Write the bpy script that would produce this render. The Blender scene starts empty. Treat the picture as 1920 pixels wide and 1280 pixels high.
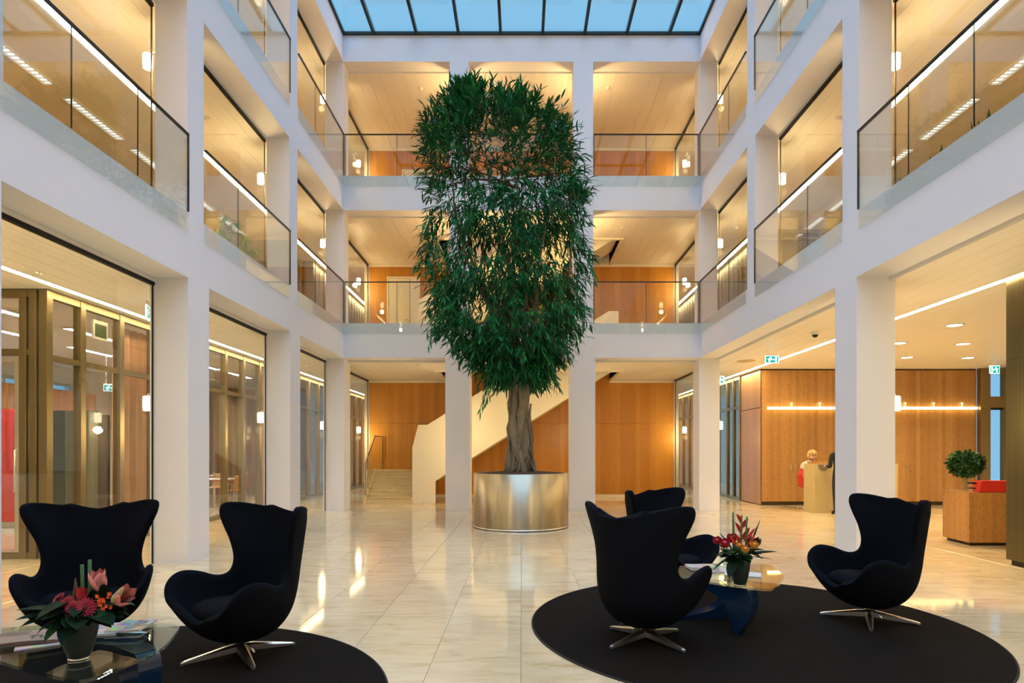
import bpy, bmesh, math, random
from mathutils import Vector, Matrix, noise
PI = math.pi
random.seed(7)
S = bpy.context.scene
COL = S.collection

# ------------------------------------------------------------------ camera
FPX, VX, VY, CH = 1165.0, 978.0, 844.0, 1.5        # focal length (px of a 1920x1280 frame), vanishing point, eye height
cam = bpy.data.cameras.new('camera')
cam.sensor_width = 36.0
cam.lens = FPX / 1920 * 36
cam.shift_x = -(VX - 960) / 1920
cam.shift_y = (VY - 640) / 1920
cam.clip_start, cam.clip_end = 0.05, 200
camo = bpy.data.objects.new('camera', cam)
COL.objects.link(camo)
camo.location = (0, 0, CH)
camo.rotation_euler = (PI / 2, 0, 0)
S.camera = camo

# ------------------------------------------------------------------ sky, sun, exposure
w = bpy.data.worlds.new('overcast_sky')
S.world = w
w.use_nodes = True
bg = w.node_tree.nodes['Background']
bg.inputs['Color'].default_value = (0.215, 0.50, 0.74, 1)
bg.inputs['Strength'].default_value = 0.46
sun = bpy.data.lights.new('soft_overcast_sun', 'SUN')
sun.energy = 2.5
sun.angle = math.radians(100)
sun.color = (0.50, 0.66, 1.0)
suno = bpy.data.objects.new('soft_overcast_sun', sun)
COL.objects.link(suno)
suno.location = (0, 6, 30)
S.view_settings.view_transform = 'Standard'
S.view_settings.look = 'None'
S.view_settings.exposure = 1.32
S.view_settings.gamma = 1.0
S.view_settings.use_curve_mapping = False
S.cycles.max_bounces = 9
S.cycles.diffuse_bounces = 5
S.cycles.glossy_bounces = 4
S.cycles.transmission_bounces = 4
S.cycles.transparent_max_bounces = 24
S.cycles.sample_clamp_indirect = 6.0
S.cycles.caustics_reflective = False
S.cycles.caustics_refractive = False

WARM = (1.0, 0.72, 0.34)
LAMP_W = 26.0            # watts of each wall lamp
STRIP_E = 16.0           # emission of the linear ceiling lights
LOUVRE_E = 0.8
DOWN_W = 22.0

# ------------------------------------------------------------------ helpers
def P(px, py, Y):
    return Vector(((px - VX) * Y / FPX, Y, CH - (py - VY) * Y / FPX))

def G(px, py, z=0.0):
    Y = (CH - z) * FPX / (py - VY)
    return Vector(((px - VX) * Y / FPX, Y, z))

def nt(m):
    m.use_nodes = True
    return m.node_tree

def pmat(name, color, rough=0.5, metal=0.0, spec=0.5, emit=None, es=0.0, coat=0.0, sheen=0.0):
    m = bpy.data.materials.new(name)
    t = nt(m)
    b = t.nodes['Principled BSDF']
    b.inputs['Base Color'].default_value = (*color, 1)
    b.inputs['Roughness'].default_value = rough
    b.inputs['Metallic'].default_value = metal
    b.inputs['Specular IOR Level'].default_value = spec
    b.inputs['Coat Weight'].default_value = coat
    b.inputs['Sheen Weight'].default_value = sheen
    if emit:
        b.inputs['Emission Color'].default_value = (*emit, 1)
        b.inputs['Emission Strength'].default_value = es
    return m

def node(t, typ, **kw):
    n = t.nodes.new(typ)
    for k, v in kw.items():
        setattr(n, k, v)
    return n

def noise_tint(m, scale=8.0, amount=0.08, stretch=(1, 1, 1), bump=0.0, detail=4, coord='Object'):
    """a little uneven tone (and relief) over the base colour"""
    t = m.node_tree
    b = t.nodes['Principled BSDF']
    col = b.inputs['Base Color'].default_value[:]
    tc = node(t, 'ShaderNodeTexCoord')
    mp = node(t, 'ShaderNodeMapping')
    mp.inputs['Scale'].default_value = stretch
    t.links.new(tc.outputs[coord], mp.inputs['Vector'])
    n = node(t, 'ShaderNodeTexNoise')
    n.inputs['Scale'].default_value = scale
    n.inputs['Detail'].default_value = detail
    t.links.new(mp.outputs[0], n.inputs['Vector'])
    r = node(t, 'ShaderNodeMapRange')
    r.inputs['To Min'].default_value = 1 - amount
    r.inputs['To Max'].default_value = 1 + amount
    t.links.new(n.outputs['Fac'], r.inputs['Value'])
    mx = node(t, 'ShaderNodeVectorMath', operation='SCALE')
    mx.inputs[0].default_value = col[:3]
    t.links.new(r.outputs[0], mx.inputs['Scale'])
    t.links.new(mx.outputs[0], b.inputs['Base Color'])
    if bump:
        bp = node(t, 'ShaderNodeBump')
        bp.inputs['Strength'].default_value = bump
        bp.inputs['Distance'].default_value = 0.01
        t.links.new(n.outputs['Fac'], bp.inputs['Height'])
        t.links.new(bp.outputs[0], b.inputs['Normal'])
    return m

def glassmat(name, tint, refl=1.0, ior=1.5):
    m = bpy.data.materials.new(name)
    t = nt(m)
    t.nodes.remove(t.nodes['Principled BSDF'])
    out = t.nodes['Material Output']
    tr = node(t, 'ShaderNodeBsdfTransparent')
    tr.inputs[0].default_value = (*tint, 1)
    gl = node(t, 'ShaderNodeBsdfGlossy')
    gl.inputs['Roughness'].default_value = 0.0
    gl.inputs['Color'].default_value = (refl, refl, refl, 1)
    fr = node(t, 'ShaderNodeFresnel')
    ge = node(t, 'ShaderNodeNewGeometry')
    ri = node(t, 'ShaderNodeMapRange')          # same reflectance from both faces of the sheet
    ri.inputs['To Min'].default_value = ior
    ri.inputs['To Max'].default_value = 1 / ior
    t.links.new(ge.outputs['Backfacing'], ri.inputs['Value'])
    t.links.new(ri.outputs[0], fr.inputs['IOR'])
    mx = node(t, 'ShaderNodeMixShader')
    t.links.new(fr.outputs[0], mx.inputs[0])
    t.links.new(tr.outputs[0], mx.inputs[1])
    t.links.new(gl.outputs[0], mx.inputs[2])
    t.links.new(mx.outputs[0], out.inputs[0])
    return m

def emat(name, color, strength):
    m = bpy.data.materials.new(name)
    t = nt(m)
    t.nodes.remove(t.nodes['Principled BSDF'])
    e = node(t, 'ShaderNodeEmission')
    e.inputs[0].default_value = (*color, 1)
    e.inputs[1].default_value = strength
    t.links.new(e.outputs[0], t.nodes['Material Output'].inputs[0])
    return m

def bamboo(name, dark, light, strip=0.11, knots=0.0, rough=0.32, axis='X'):
    m = bpy.data.materials.new(name)
    t = nt(m)
    b = t.nodes['Principled BSDF']
    g = node(t, 'ShaderNodeNewGeometry')
    sp = node(t, 'ShaderNodeSeparateXYZ')
    t.links.new(g.outputs['Position'], sp.inputs[0])
    ad = node(t, 'ShaderNodeMath', operation='ADD')
    t.links.new(sp.outputs['X'], ad.inputs[0])
    t.links.new(sp.outputs['Y'], ad.inputs[1])
    dv = node(t, 'ShaderNodeMath', operation='DIVIDE')
    t.links.new(ad.outputs[0], dv.inputs[0])
    dv.inputs[1].default_value = strip
    fl = node(t, 'ShaderNodeMath', operation='FLOOR')
    t.links.new(dv.outputs[0], fl.inputs[0])
    wn = node(t, 'ShaderNodeTexWhiteNoise', noise_dimensions='1D')
    t.links.new(fl.outputs[0], wn.inputs['W'])
    # fine grain running up the wall
    cb = node(t, 'ShaderNodeCombineXYZ')
    t.links.new(ad.outputs[0], cb.inputs['X'])
    zs = node(t, 'ShaderNodeMath', operation='MULTIPLY')
    t.links.new(sp.outputs['Z'], zs.inputs[0])
    zs.inputs[1].default_value = 0.06
    t.links.new(zs.outputs[0], cb.inputs['Y'])
    t.links.new(wn.outputs['Value'], cb.inputs['Z'])
    ng = node(t, 'ShaderNodeTexNoise')
    ng.inputs['Scale'].default_value = 55
    ng.inputs['Detail'].default_value = 5
    t.links.new(cb.outputs[0], ng.inputs['Vector'])
    mxv = node(t, 'ShaderNodeMath', operation='MULTIPLY_ADD')
    t.links.new(wn.outputs['Value'], mxv.inputs[0])
    mxv.inputs[1].default_value = 0.45
    hf = node(t, 'ShaderNodeMath', operation='MULTIPLY')
    t.links.new(ng.outputs['Fac'], hf.inputs[0])
    hf.inputs[1].default_value = 0.6
    t.links.new(hf.outputs[0], mxv.inputs[2])
    rmp = node(t, 'ShaderNodeMix', data_type='RGBA')
    rmp.inputs[6].default_value = (*dark, 1)
    rmp.inputs[7].default_value = (*light, 1)
    t.links.new(mxv.outputs[0], rmp.inputs[0])
    last = rmp.outputs[2]
    if knots:
        # darker nodes of the cane, scattered along each strip
        cb2 = node(t, 'ShaderNodeCombineXYZ')
        sx = node(t, 'ShaderNodeMath', operation='MULTIPLY')
        t.links.new(ad.outputs[0], sx.inputs[0])
        sx.inputs[1].default_value = 26.0
        sz = node(t, 'ShaderNodeMath', operation='MULTIPLY')
        t.links.new(sp.outputs['Z'], sz.inputs[0])
        sz.inputs[1].default_value = 5.5
        t.links.new(sx.outputs[0], cb2.inputs['X'])
        t.links.new(sz.outputs[0], cb2.inputs['Y'])
        vo = node(t, 'ShaderNodeTexVoronoi', voronoi_dimensions='2D')
        vo.inputs['Scale'].default_value = 1.0
        t.links.new(cb2.outputs[0], vo.inputs['Vector'])
        lt = node(t, 'ShaderNodeMapRange')
        lt.inputs['From Min'].default_value = 0.10
        lt.inputs['From Max'].default_value = 0.24
        lt.inputs['To Min'].default_value = 1 - knots
        lt.inputs['To Max'].default_value = 1.0
        t.links.new(vo.outputs['Distance'], lt.inputs['Value'])
        vm = node(t, 'ShaderNodeVectorMath', operation='SCALE')
        t.links.new(last, vm.inputs[0])
        t.links.new(lt.outputs[0], vm.inputs['Scale'])
        last = vm.outputs[0]
    t.links.new(last, b.inputs['Base Color'])
    b.inputs['Roughness'].default_value = rough
    b.inputs['Specular IOR Level'].default_value = 0.35
    return m

# ------------------------------------------------------------------ materials
M = {}
M['plaster'] = noise_tint(pmat('white_plaster', (0.79, 0.79, 0.82), 0.75, spec=0.2), 60, 0.02, bump=0.05)
M['ceiling'] = pmat('ceiling_panel_white', (0.80, 0.77, 0.70), 0.42, spec=0.4)
M['slab'] = pmat('slab_plaster', (0.72, 0.70, 0.66), 0.8)
M['black'] = pmat('black_metal', (0.012, 0.012, 0.012), 0.35, 0.6)
M['rail'] = pmat('dark_rail_metal', (0.035, 0.04, 0.035), 0.3, 0.8)
M['glass'] = glassmat('clear_glass', (0.965, 0.975, 0.96), 0.6)
M['railglass'] = glassmat('balustrade_glass', (0.962, 0.985, 0.972), ior=1.5)
M['sky'] = glassmat('skylight_glass', (0.95, 0.985, 1.0))
M['tableglass'] = glassmat('table_glass', (0.80, 0.90, 0.85), ior=1.65)
M['bronze'] = pmat('bronze_anodised_metal', (0.25, 0.195, 0.10), 0.38, 0.85)
M['bronzedark'] = noise_tint(pmat('dark_bronze_sheet', (0.14, 0.122, 0.062), 0.32, 0.85), 3.0, 0.35, (9, 9, 0.1))
M['wood'] = bamboo('orange_bamboo_veneer', (0.36, 0.135, 0.014), (0.66, 0.315, 0.055), 0.16)
M['lobbywood'] = bamboo('knotty_bamboo_veneer', (0.30, 0.145, 0.045), (0.52, 0.29, 0.11), 0.10, knots=0.22)
M['deskwood'] = bamboo('knotty_bamboo_desk', (0.33, 0.15, 0.04), (0.56, 0.29, 0.09), 0.07, knots=0.3)
M['stone'] = noise_tint(pmat('pale_counter_stone', (0.52, 0.42, 0.22), 0.35), 9, 0.1)
M['stairstone'] = noise_tint(pmat('beige_stair_stone', (0.66, 0.53, 0.29), 0.25), 10, 0.1)
M['cream'] = pmat('cream_paint', (0.78, 0.72, 0.58), 0.55)
M['wool'] = noise_tint(pmat('black_wool', (0.0045, 0.0055, 0.009), 0.95, spec=0.08), 300, 0.25)
M['alu'] = pmat('polished_aluminium', (0.78, 0.78, 0.75), 0.28, 1.0)
M['rug'] = noise_tint(pmat('dark_brown_carpet', (0.0085, 0.007, 0.006), 0.95, spec=0.08), 140, 0.5, bump=0.4)
M['rugedge'] = pmat('rug_edge_tape', (0.02, 0.016, 0.012), 0.9)
M['lacquer'] = pmat('lacquer_painted_sheen', (0.0035, 0.022, 0.068), 0.22, spec=0.6, coat=0.4)  # black lacquer with the blue sky reflection put into its base colour
M['silver'] = pmat('grey_lacquered_vase', (0.028, 0.042, 0.039), 0.3, 0.2)
M['steel'] = noise_tint(pmat('brushed_steel', (0.48, 0.415, 0.285), 0.30, 1.0), 5.0, 0.12, (14, 14, 0.05))
M['steel'].node_tree.nodes['Principled BSDF'].inputs['Anisotropic'].default_value = 0.8
M['steel'].node_tree.nodes['Principled BSDF'].inputs['Anisotropic Rotation'].default_value = 0.25
M['soil'] = noise_tint(pmat('brown_soil', (0.055, 0.028, 0.016), 0.95), 40, 0.5, bump=0.6)
M['bark'] = noise_tint(pmat('grey_bark', (0.22, 0.185, 0.125), 0.9), 14, 0.6, (3, 3, 0.7), bump=0.9, detail=8)
M['branch'] = pmat('brown_branch', (0.10, 0.055, 0.025), 0.85)
M['red'] = pmat('red_upholstery', (0.62, 0.022, 0.012), 0.5)
M['redplastic'] = pmat('red_shell_plastic', (0.55, 0.03, 0.03), 0.35)
M['skin'] = pmat('skin', (0.62, 0.36, 0.25), 0.55)
M['hair'] = noise_tint(pmat('blonde_hair', (0.60, 0.42, 0.17), 0.5), 60, 0.35, (1, 1, 0.2))
M['darkhair'] = pmat('dark_hair', (0.05, 0.03, 0.02), 0.6)
M['whitecloth'] = pmat('white_cloth', (0.78, 0.76, 0.72), 0.8)
M['darkcloth'] = pmat('dark_suit_cloth', (0.012, 0.016, 0.015), 0.85)
M['eye'] = pmat('dark_eye', (0.02, 0.015, 0.012), 0.3)
M['lip'] = pmat('lip', (0.45, 0.10, 0.09), 0.5)
M['strip'] = emat('linear_light_diffuser', (1.0, 0.76, 0.42), STRIP_E)
M['lamp'] = emat('lamp_opal_glass', (1.0, 0.83, 0.52), 6.0)
M['bar'] = emat('warm_light_bar', (1.0, 0.72, 0.26), 3.2)
M['louvre'] = emat('louvre_light', (1.0, 0.93, 0.84), LOUVRE_E)
M['louvreroom'] = emat('room_louvre_light', (0.93, 0.90, 1.0), 110.0)
M['down'] = emat('downlight_ring', (1.0, 0.90, 0.72), 9.0)
M['whitemetal'] = pmat('white_metal', (0.75, 0.74, 0.70), 0.4)
M['signwhite'] = emat('lit_sign_white', (0.85, 1.0, 0.93), 0.9)
M['signgreen'] = emat('lit_sign_green', (0.0, 0.26, 0.20), 0.75)
M['curtainorange'] = noise_tint(pmat('orange_voile', (0.62, 0.33, 0.16), 0.9), 3, 0.25, (30, 30, 0.3))
M['curtaingrey'] = noise_tint(pmat('grey_brown_curtain', (0.22, 0.17, 0.12), 0.9), 3, 0.3, (20, 20, 0.2))
M['screengreen'] = pmat('olive_felt', (0.035, 0.052, 0.026), 0.9)
M['screenpale'] = pmat('pale_olive_felt', (0.16, 0.17, 0.10), 0.9)
M['screendark'] = pmat('dark_felt', (0.012, 0.013, 0.012), 0.9)
M['officewood'] = pmat('office_beech', (0.50, 0.30, 0.12), 0.5)
M['ledger'] = pmat('white_laminate', (0.74, 0.72, 0.68), 0.4)
M['paperpink'] = noise_tint(pmat('pink_newsprint', (0.60, 0.46, 0.36), 0.85), 60, 0.1)
M['paper'] = noise_tint(pmat('white_paper', (0.62, 0.62, 0.60), 0.7), 20, 0.08)
M['ink'] = pmat('dark_green_ink', (0.02, 0.05, 0.04), 0.8)
M['petalpink'] = noise_tint(pmat('pink_lily_petal', (0.78, 0.34, 0.30), 0.6), 14, 0.25)
M['petalred'] = noise_tint(pmat('crimson_gerbera_petal', (0.30, 0.012, 0.035), 0.6), 30, 0.3)
M['flowerdark'] = pmat('dark_flower_centre', (0.05, 0.008, 0.012), 0.8)
M['flowerorange'] = pmat('orange_blossom', (0.75, 0.10, 0.015), 0.6)
M['petalyellow'] = noise_tint(pmat('yellow_rose_petal', (0.72, 0.33, 0.05), 0.6), 18, 0.25)
M['rosered'] = noise_tint(pmat('red_rose_petal', (0.45, 0.02, 0.04), 0.6), 18, 0.25)
M['heliconia'] = pmat('scarlet_heliconia', (0.66, 0.03, 0.018), 0.45)
M['bud'] = pmat('pale_lily_bud', (0.45, 0.42, 0.18), 0.6)
M['stem'] = pmat('flower_stem_green', (0.022, 0.11, 0.022), 0.5)
M['bouquetleaf'] = noise_tint(pmat('bouquet_leaf_green', (0.004, 0.020, 0.009), 0.6, spec=0.12), 14, 0.4)
M['bouquetleaf2'] = noise_tint(pmat('bouquet_leaf_bright', (0.018, 0.070, 0.018), 0.6, spec=0.12), 14, 0.4)
M['lens'] = pmat('smoked_dome', (0.01, 0.01, 0.01), 0.1)
M['vent'] = pmat('green_grey_vent', (0.05, 0.07, 0.03), 0.6)
M['skirt'] = pmat('dark_plinth', (0.03, 0.018, 0.01), 0.6)

def leafmat(name, base, tip):
    m = pmat(name, base, 0.5, spec=0.22)
    t = m.node_tree
    b = t.nodes['Principled BSDF']
    g = node(t, 'ShaderNodeNewGeometry')
    n = node(t, 'ShaderNodeTexNoise')
    n.inputs['Scale'].default_value = 5.0
    t.links.new(g.outputs['Position'], n.inputs['Vector'])
    mx = node(t, 'ShaderNodeMix', data_type='RGBA')
    mx.inputs[6].default_value = (*base, 1)
    mx.inputs[7].default_value = (*tip, 1)
    r = node(t, 'ShaderNodeMapRange')
    r.inputs['From Min'].default_value = 0.35
    r.inputs['From Max'].default_value = 0.65
    t.links.new(n.outputs['Fac'], r.inputs['Value'])
    t.links.new(r.outputs[0], mx.inputs[0])
    t.links.new(mx.outputs[2], b.inputs['Base Color'])
    return m
M['leaf'] = leafmat('fig_leaf', (0.005, 0.070, 0.024), (0.020, 0.20, 0.052))
M['ballleaf'] = leafmat('topiary_leaf', (0.010, 0.050, 0.012), (0.035, 0.13, 0.035))
M['potleaf'] = leafmat('gallery_plant_leaf', (0.20, 0.40, 0.04), (0.42, 0.58, 0.09))

# marble: tone per tile from the tile's place in the grid, veins running across the hall
TP, TX0, TY0 = 0.634, -0.004, 5.655 - 0.634 * 8
def marble():
    m = pmat('polished_beige_marble', (0.6, 0.5, 0.36), 0.07, spec=0.55)
    t = m.node_tree
    b = t.nodes['Principled BSDF']
    g = node(t, 'ShaderNodeNewGeometry')
    sub = node(t, 'ShaderNodeVectorMath', operation='SUBTRACT')
    sub.inputs[1].default_value = (TX0, TY0, 0)
    t.links.new(g.outputs['Position'], sub.inputs[0])
    sc = node(t, 'ShaderNodeVectorMath', operation='SCALE')
    sc.inputs['Scale'].default_value = 1 / TP
    t.links.new(sub.outputs[0], sc.inputs[0])
    fl = node(t, 'ShaderNodeVectorMath', operation='FLOOR')
    t.links.new(sc.outputs[0], fl.inputs[0])
    sp = node(t, 'ShaderNodeSeparateXYZ')
    t.links.new(fl.outputs[0], sp.inputs[0])
    cb = node(t, 'ShaderNodeCombineXYZ')
    t.links.new(sp.outputs['X'], cb.inputs['X'])
    t.links.new(sp.outputs['Y'], cb.inputs['Y'])
    wn = node(t, 'ShaderNodeTexWhiteNoise', noise_dimensions='2D')
    t.links.new(cb.outputs[0], wn.inputs['Vector'])
    off = node(t, 'ShaderNodeVectorMath', operation='SCALE')
    off.inputs['Scale'].default_value = 17.0
    t.links.new(wn.outputs['Color'], off.inputs[0])
    ad = node(t, 'ShaderNodeVectorMath', operation='ADD')
    t.links.new(g.outputs['Position'], ad.inputs[0])
    t.links.new(off.outputs[0], ad.inputs[1])
    mp = node(t, 'ShaderNodeMapping')
    mp.inputs['Scale'].default_value = (1.0, 3.4, 1)
    t.links.new(ad.outputs[0], mp.inputs['Vector'])
    n1 = node(t, 'ShaderNodeTexNoise')
    n1.inputs['Scale'].default_value = 2.2
    n1.inputs['Detail'].default_value = 8
    n1.inputs['Roughness'].default_value = 0.62
    n1.inputs['Distortion'].default_value = 0.6
    t.links.new(mp.outputs[0], n1.inputs['Vector'])
    ramp = node(t, 'ShaderNodeValToRGB')
    e = ramp.color_ramp.elements
    e[0].position, e[0].color = 0.30, (0.60, 0.44, 0.22, 1)
    e[1].position, e[1].color = 0.62, (0.78, 0.65, 0.42, 1)
    x = e.new(0.24); x.color = (0.42, 0.26, 0.11, 1)
    x = e.new(0.45); x.color = (0.72, 0.58, 0.36, 1)
    t.links.new(n1.outputs['Fac'], ramp.inputs[0])
    r = node(t, 'ShaderNodeMapRange')
    r.inputs['To Min'].default_value = 0.93
    r.inputs['To Max'].default_value = 1.04
    t.links.new(wn.outputs['Value'], r.inputs['Value'])
    vm = node(t, 'ShaderNodeVectorMath', operation='SCALE')
    t.links.new(ramp.outputs[0], vm.inputs[0])
    t.links.new(r.outputs[0], vm.inputs['Scale'])
    t.links.new(vm.outputs[0], b.inputs['Base Color'])
    return m
M['marble'] = marble()
M['joint'] = pmat('tile_joint', (0.36, 0.29, 0.19), 0.8)

# ------------------------------------------------------------------ mesh helpers
def box(bm, x0, x1, y0, y1, z0, z1, mtx=None):
    vs = [bm.verts.new(c) for c in ((x0, y0, z0), (x1, y0, z0), (x1, y1, z0), (x0, y1, z0), (x0, y0, z1), (x1, y0, z1), (x1, y1, z1), (x0, y1, z1))]
    for f in ((3, 2, 1, 0), (4, 5, 6, 7), (0, 1, 5, 4), (1, 2, 6, 5), (2, 3, 7, 6), (3, 0, 4, 7)):
        bm.faces.new([vs[i] for i in f])
    if mtx is not None:
        bmesh.ops.transform(bm, matrix=mtx, verts=vs)
    return vs

def prism(bm, pts, d0, d1, plane='XZ'):
    """extrude a 2D outline; plane XZ -> along Y, XY -> along Z, YZ -> along X"""
    def v(a, b, d):
        return {'XZ': (a, d, b), 'XY': (a, b, d), 'YZ': (d, a, b)}[plane]
    lo = [bm.verts.new(v(a, b, d0)) for a, b in pts]
    hi = [bm.verts.new(v(a, b, d1)) for a, b in pts]
    n = len(pts)
    bm.faces.new(lo)
    bm.faces.new(list(reversed(hi)))
    for i in range(n):
        j = (i + 1) % n
        bm.faces.new((lo[i], hi[i], hi[j], lo[j]))
    bmesh.ops.recalc_face_normals(bm, faces=bm.faces[:])
    return lo + hi

def lathe(bm, prof, seg=24, center=(0, 0, 0), cap=True):
    rings = []
    for r, z in prof:
        rings.append([bm.verts.new((center[0] + r * math.cos(2 * PI * i / seg), center[1] + r * math.sin(2 * PI * i / seg), center[2] + z)) for i in range(seg)])
    for a, b in zip(rings, rings[1:]):
        for i in range(seg):
            j = (i + 1) % seg
            bm.faces.new((a[i], a[j], b[j], b[i]))
    if cap:
        bm.faces.new(list(reversed(rings[0])))
        bm.faces.new(rings[-1])

def tube(bm, pts, rad, seg=8, cap=True):
    pts = [Vector(p) for p in pts]
    n = len(pts)
    rads = rad if isinstance(rad, (list, tuple)) else [rad] * n
    rings = []
    up = Vector((0.13, 0.31, 0.94)).normalized()
    for i, p in enumerate(pts):
        d = (pts[min(i + 1, n - 1)] - pts[max(i - 1, 0)])
        if d.length < 1e-9:
            d = Vector((0, 0, 1))
        d.normalize()
        a = d.cross(up)
        if a.length < 1e-3:
            a = d.cross(Vector((1, 0, 0)))
        a.normalize()
        b = d.cross(a)
        rings.append([bm.verts.new(p + (a * math.cos(2 * PI * k / seg) + b * math.sin(2 * PI * k / seg)) * rads[i]) for k in range(seg)])
    for r0, r1 in zip(rings, rings[1:]):
        for k in range(seg):
            j = (k + 1) % seg
            bm.faces.new((r0[k], r0[j], r1[j], r1[k]))
    if cap:
        bm.faces.new(list(reversed(rings[0])))
        bm.faces.new(rings[-1])

def ball(bm, c, r, sx=1, sy=1, sz=1, u=16, v=10):
    m = Matrix.Translation(c) @ Matrix.Diagonal((r * sx, r * sy, r * sz, 1))
    bmesh.ops.create_uvsphere(bm, u_segments=u, v_segments=v, radius=1, matrix=m)

def crom(pts, n):
    """Catmull-Rom through points -> n+1 samples"""
    pts = [Vector(p) for p in pts]
    out = []
    k = len(pts) - 1
    for i in range(n + 1):
        t = i / n * k
        a = min(int(t), k - 1)
        u = t - a
        p0, p1, p2, p3 = pts[max(a - 1, 0)], pts[a], pts[a + 1], pts[min(a + 2, k)]
        out.append(0.5 * ((2 * p1) + (p2 - p0) * u + (2 * p0 - 5 * p1 + 4 * p2 - p3) * u * u + (3 * p1 - p0 - 3 * p2 + p3) * u ** 3))
    return out

def obj(name, bm, mat, parent=None, smooth=False, bevel=0.0, label=None, seg=2):
    me = bpy.data.meshes.new(name)
    if bevel:
        bmesh.ops.bevel(bm, geom=bm.edges[:], offset=bevel, segments=seg, affect='EDGES', profile=0.6, clamp_overlap=True)
    bm.to_mesh(me)
    bm.free()
    return obj_me(name, me, mat, parent, smooth, label)

def obj_me(name, me, mat, parent=None, smooth=False, label=None):
    if mat is not None and not me.materials:
        me.materials.append(mat)
    if smooth:
        for p in me.polygons:
            p.use_smooth = True
    o = bpy.data.objects.new(name, me)
    COL.objects.link(o)
    o.parent = parent
    if label:
        o['label'] = label
    return o

def boxobj(name, b, mat, parent=None, bevel=0.0, label=None):
    bm = bmesh.new()
    box(bm, *b)
    return obj(name, bm, mat, parent, bevel=bevel, label=label)

def tag(o, label, cat, group=None):
    o['label'] = label
    o['category'] = cat
    if group:
        o['group'] = group
    return o

def thing(name, label, cat, loc=(0, 0, 0), rz=0.0, group=None, scale=1.0):
    o = bpy.data.objects.new(name, None)
    o.empty_display_size = 0.1
    COL.objects.link(o)
    o.location = loc
    o.rotation_euler = (0, 0, rz)
    o.scale = (scale,) * 3
    return tag(o, label, cat, group)

def struct(o, label=None):
    o['kind'] = 'structure'
    if label:
        o['label'] = label
    return o

KIDS = {}
def dup(root, label, loc=None, rz=None):
    r = root.copy()
    COL.objects.link(r)
    r['label'] = label
    if loc is not None:
        r.location = loc
    if rz is not None:
        r.rotation_euler = (0, 0, rz)
    for ch in [o for o in COL.objects if o.parent == root]:
        c = ch.copy()
        COL.objects.link(c)
        c.parent = r
        for g in [o for o in COL.objects if o.parent == ch]:
            d = g.copy()
            COL.objects.link(d)
            d.parent = c
    return r

# ================================================================== THE BUILDING
W = 4.42            # half width of the atrium (face of the side facades)
WI = 4.85           # inner face of the facades = glazing line
YB = 15.40          # face of the far facade
YI = 15.82
YW = 19.75          # wooden wall of the stair hall
Y0 = -3.0
BEAMS = ((3.79, 4.65), (7.45, 8.30), (11.13, 11.78))
CEIL = (3.73, 7.41, 11.09)
FLOORS = (0.0, 4.60, 8.25)
XO, XR = -12.6, 13.2
YE = 29.0            # far end of the side wings

# ---- floor: a bed of joint mortar with every tile its own slab
bm = bmesh.new()
box(bm, XO, XR, Y0, YE, -0.20, -0.006)
floor = struct(obj('floor', bm, M['joint']), 'polished beige marble floor of square slabs')
tiles = []
gap = 0.0016
for i in range(-20, 21):
    for j in range(-6, 45):
        x0, y0 = TX0 + i * TP, TY0 + j * TP
        x1, y1 = x0 + TP, y0 + TP
        if x1 < XO or x0 > XR or y1 < Y0 or y0 > YE:
            continue
        cx, cy = (x0 + x1) / 2, (y0 + y1) / 2
        if cy < 2.6 and True:
            vis = False
        else:
            vis = abs(cx + 0.01) < 0.86 * cy + 0.6
        under = math.hypot(cx + 2.61, cy - 3.47) < 1.45 or math.hypot(cx - 1.93, cy - 5.355) < 1.45
        tiles.append((0 if (vis and not under) else 1, cx * cx + cy * cy, x0, x1, y0, y1))
tiles.sort()
tile_me = None
rest = bmesh.new()
for k, (far, d, x0, x1, y0, y1) in enumerate(tiles):
    if k < 300 and not far:
        if tile_me is None:
            b2 = bmesh.new()
            h = TP / 2 - gap
            vs = [b2.verts.new(c) for c in ((-h, -h, -0.012), (h, -h, -0.012), (h, h, -0.012), (-h, h, -0.012),
                                            (-h, -h, -0.0012), (h, -h, -0.0012), (h, h, -0.0012), (-h, h, -0.0012),
                                            (-h + .0015, -h + .0015, 0), (h - .0015, -h + .0015, 0), (h - .0015, h - .0015, 0), (-h + .0015, h - .0015, 0))]
            for a in (0, 4):
                for q in range(4):
                    b2.faces.new((vs[a + q], vs[a + (q + 1) % 4], vs[a + 4 + (q + 1) % 4], vs[a + 4 + q]))
            b2.faces.new(vs[8:12])
            tile_me = bpy.data.meshes.new('tile')
            b2.to_mesh(tile_me)
            b2.free()
        o = obj_me('tile', tile_me, M['marble'], floor)
        o.location = ((x0 + x1) / 2, (y0 + y1) / 2, 0)
    else:
        box(rest, x0 + gap, x1 - gap, y0 + gap, y1 - gap, -0.012, 0.0)
o = obj('distant_tiles', rest, M['marble'], floor)
o['kind'] = 'stuff'

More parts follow.
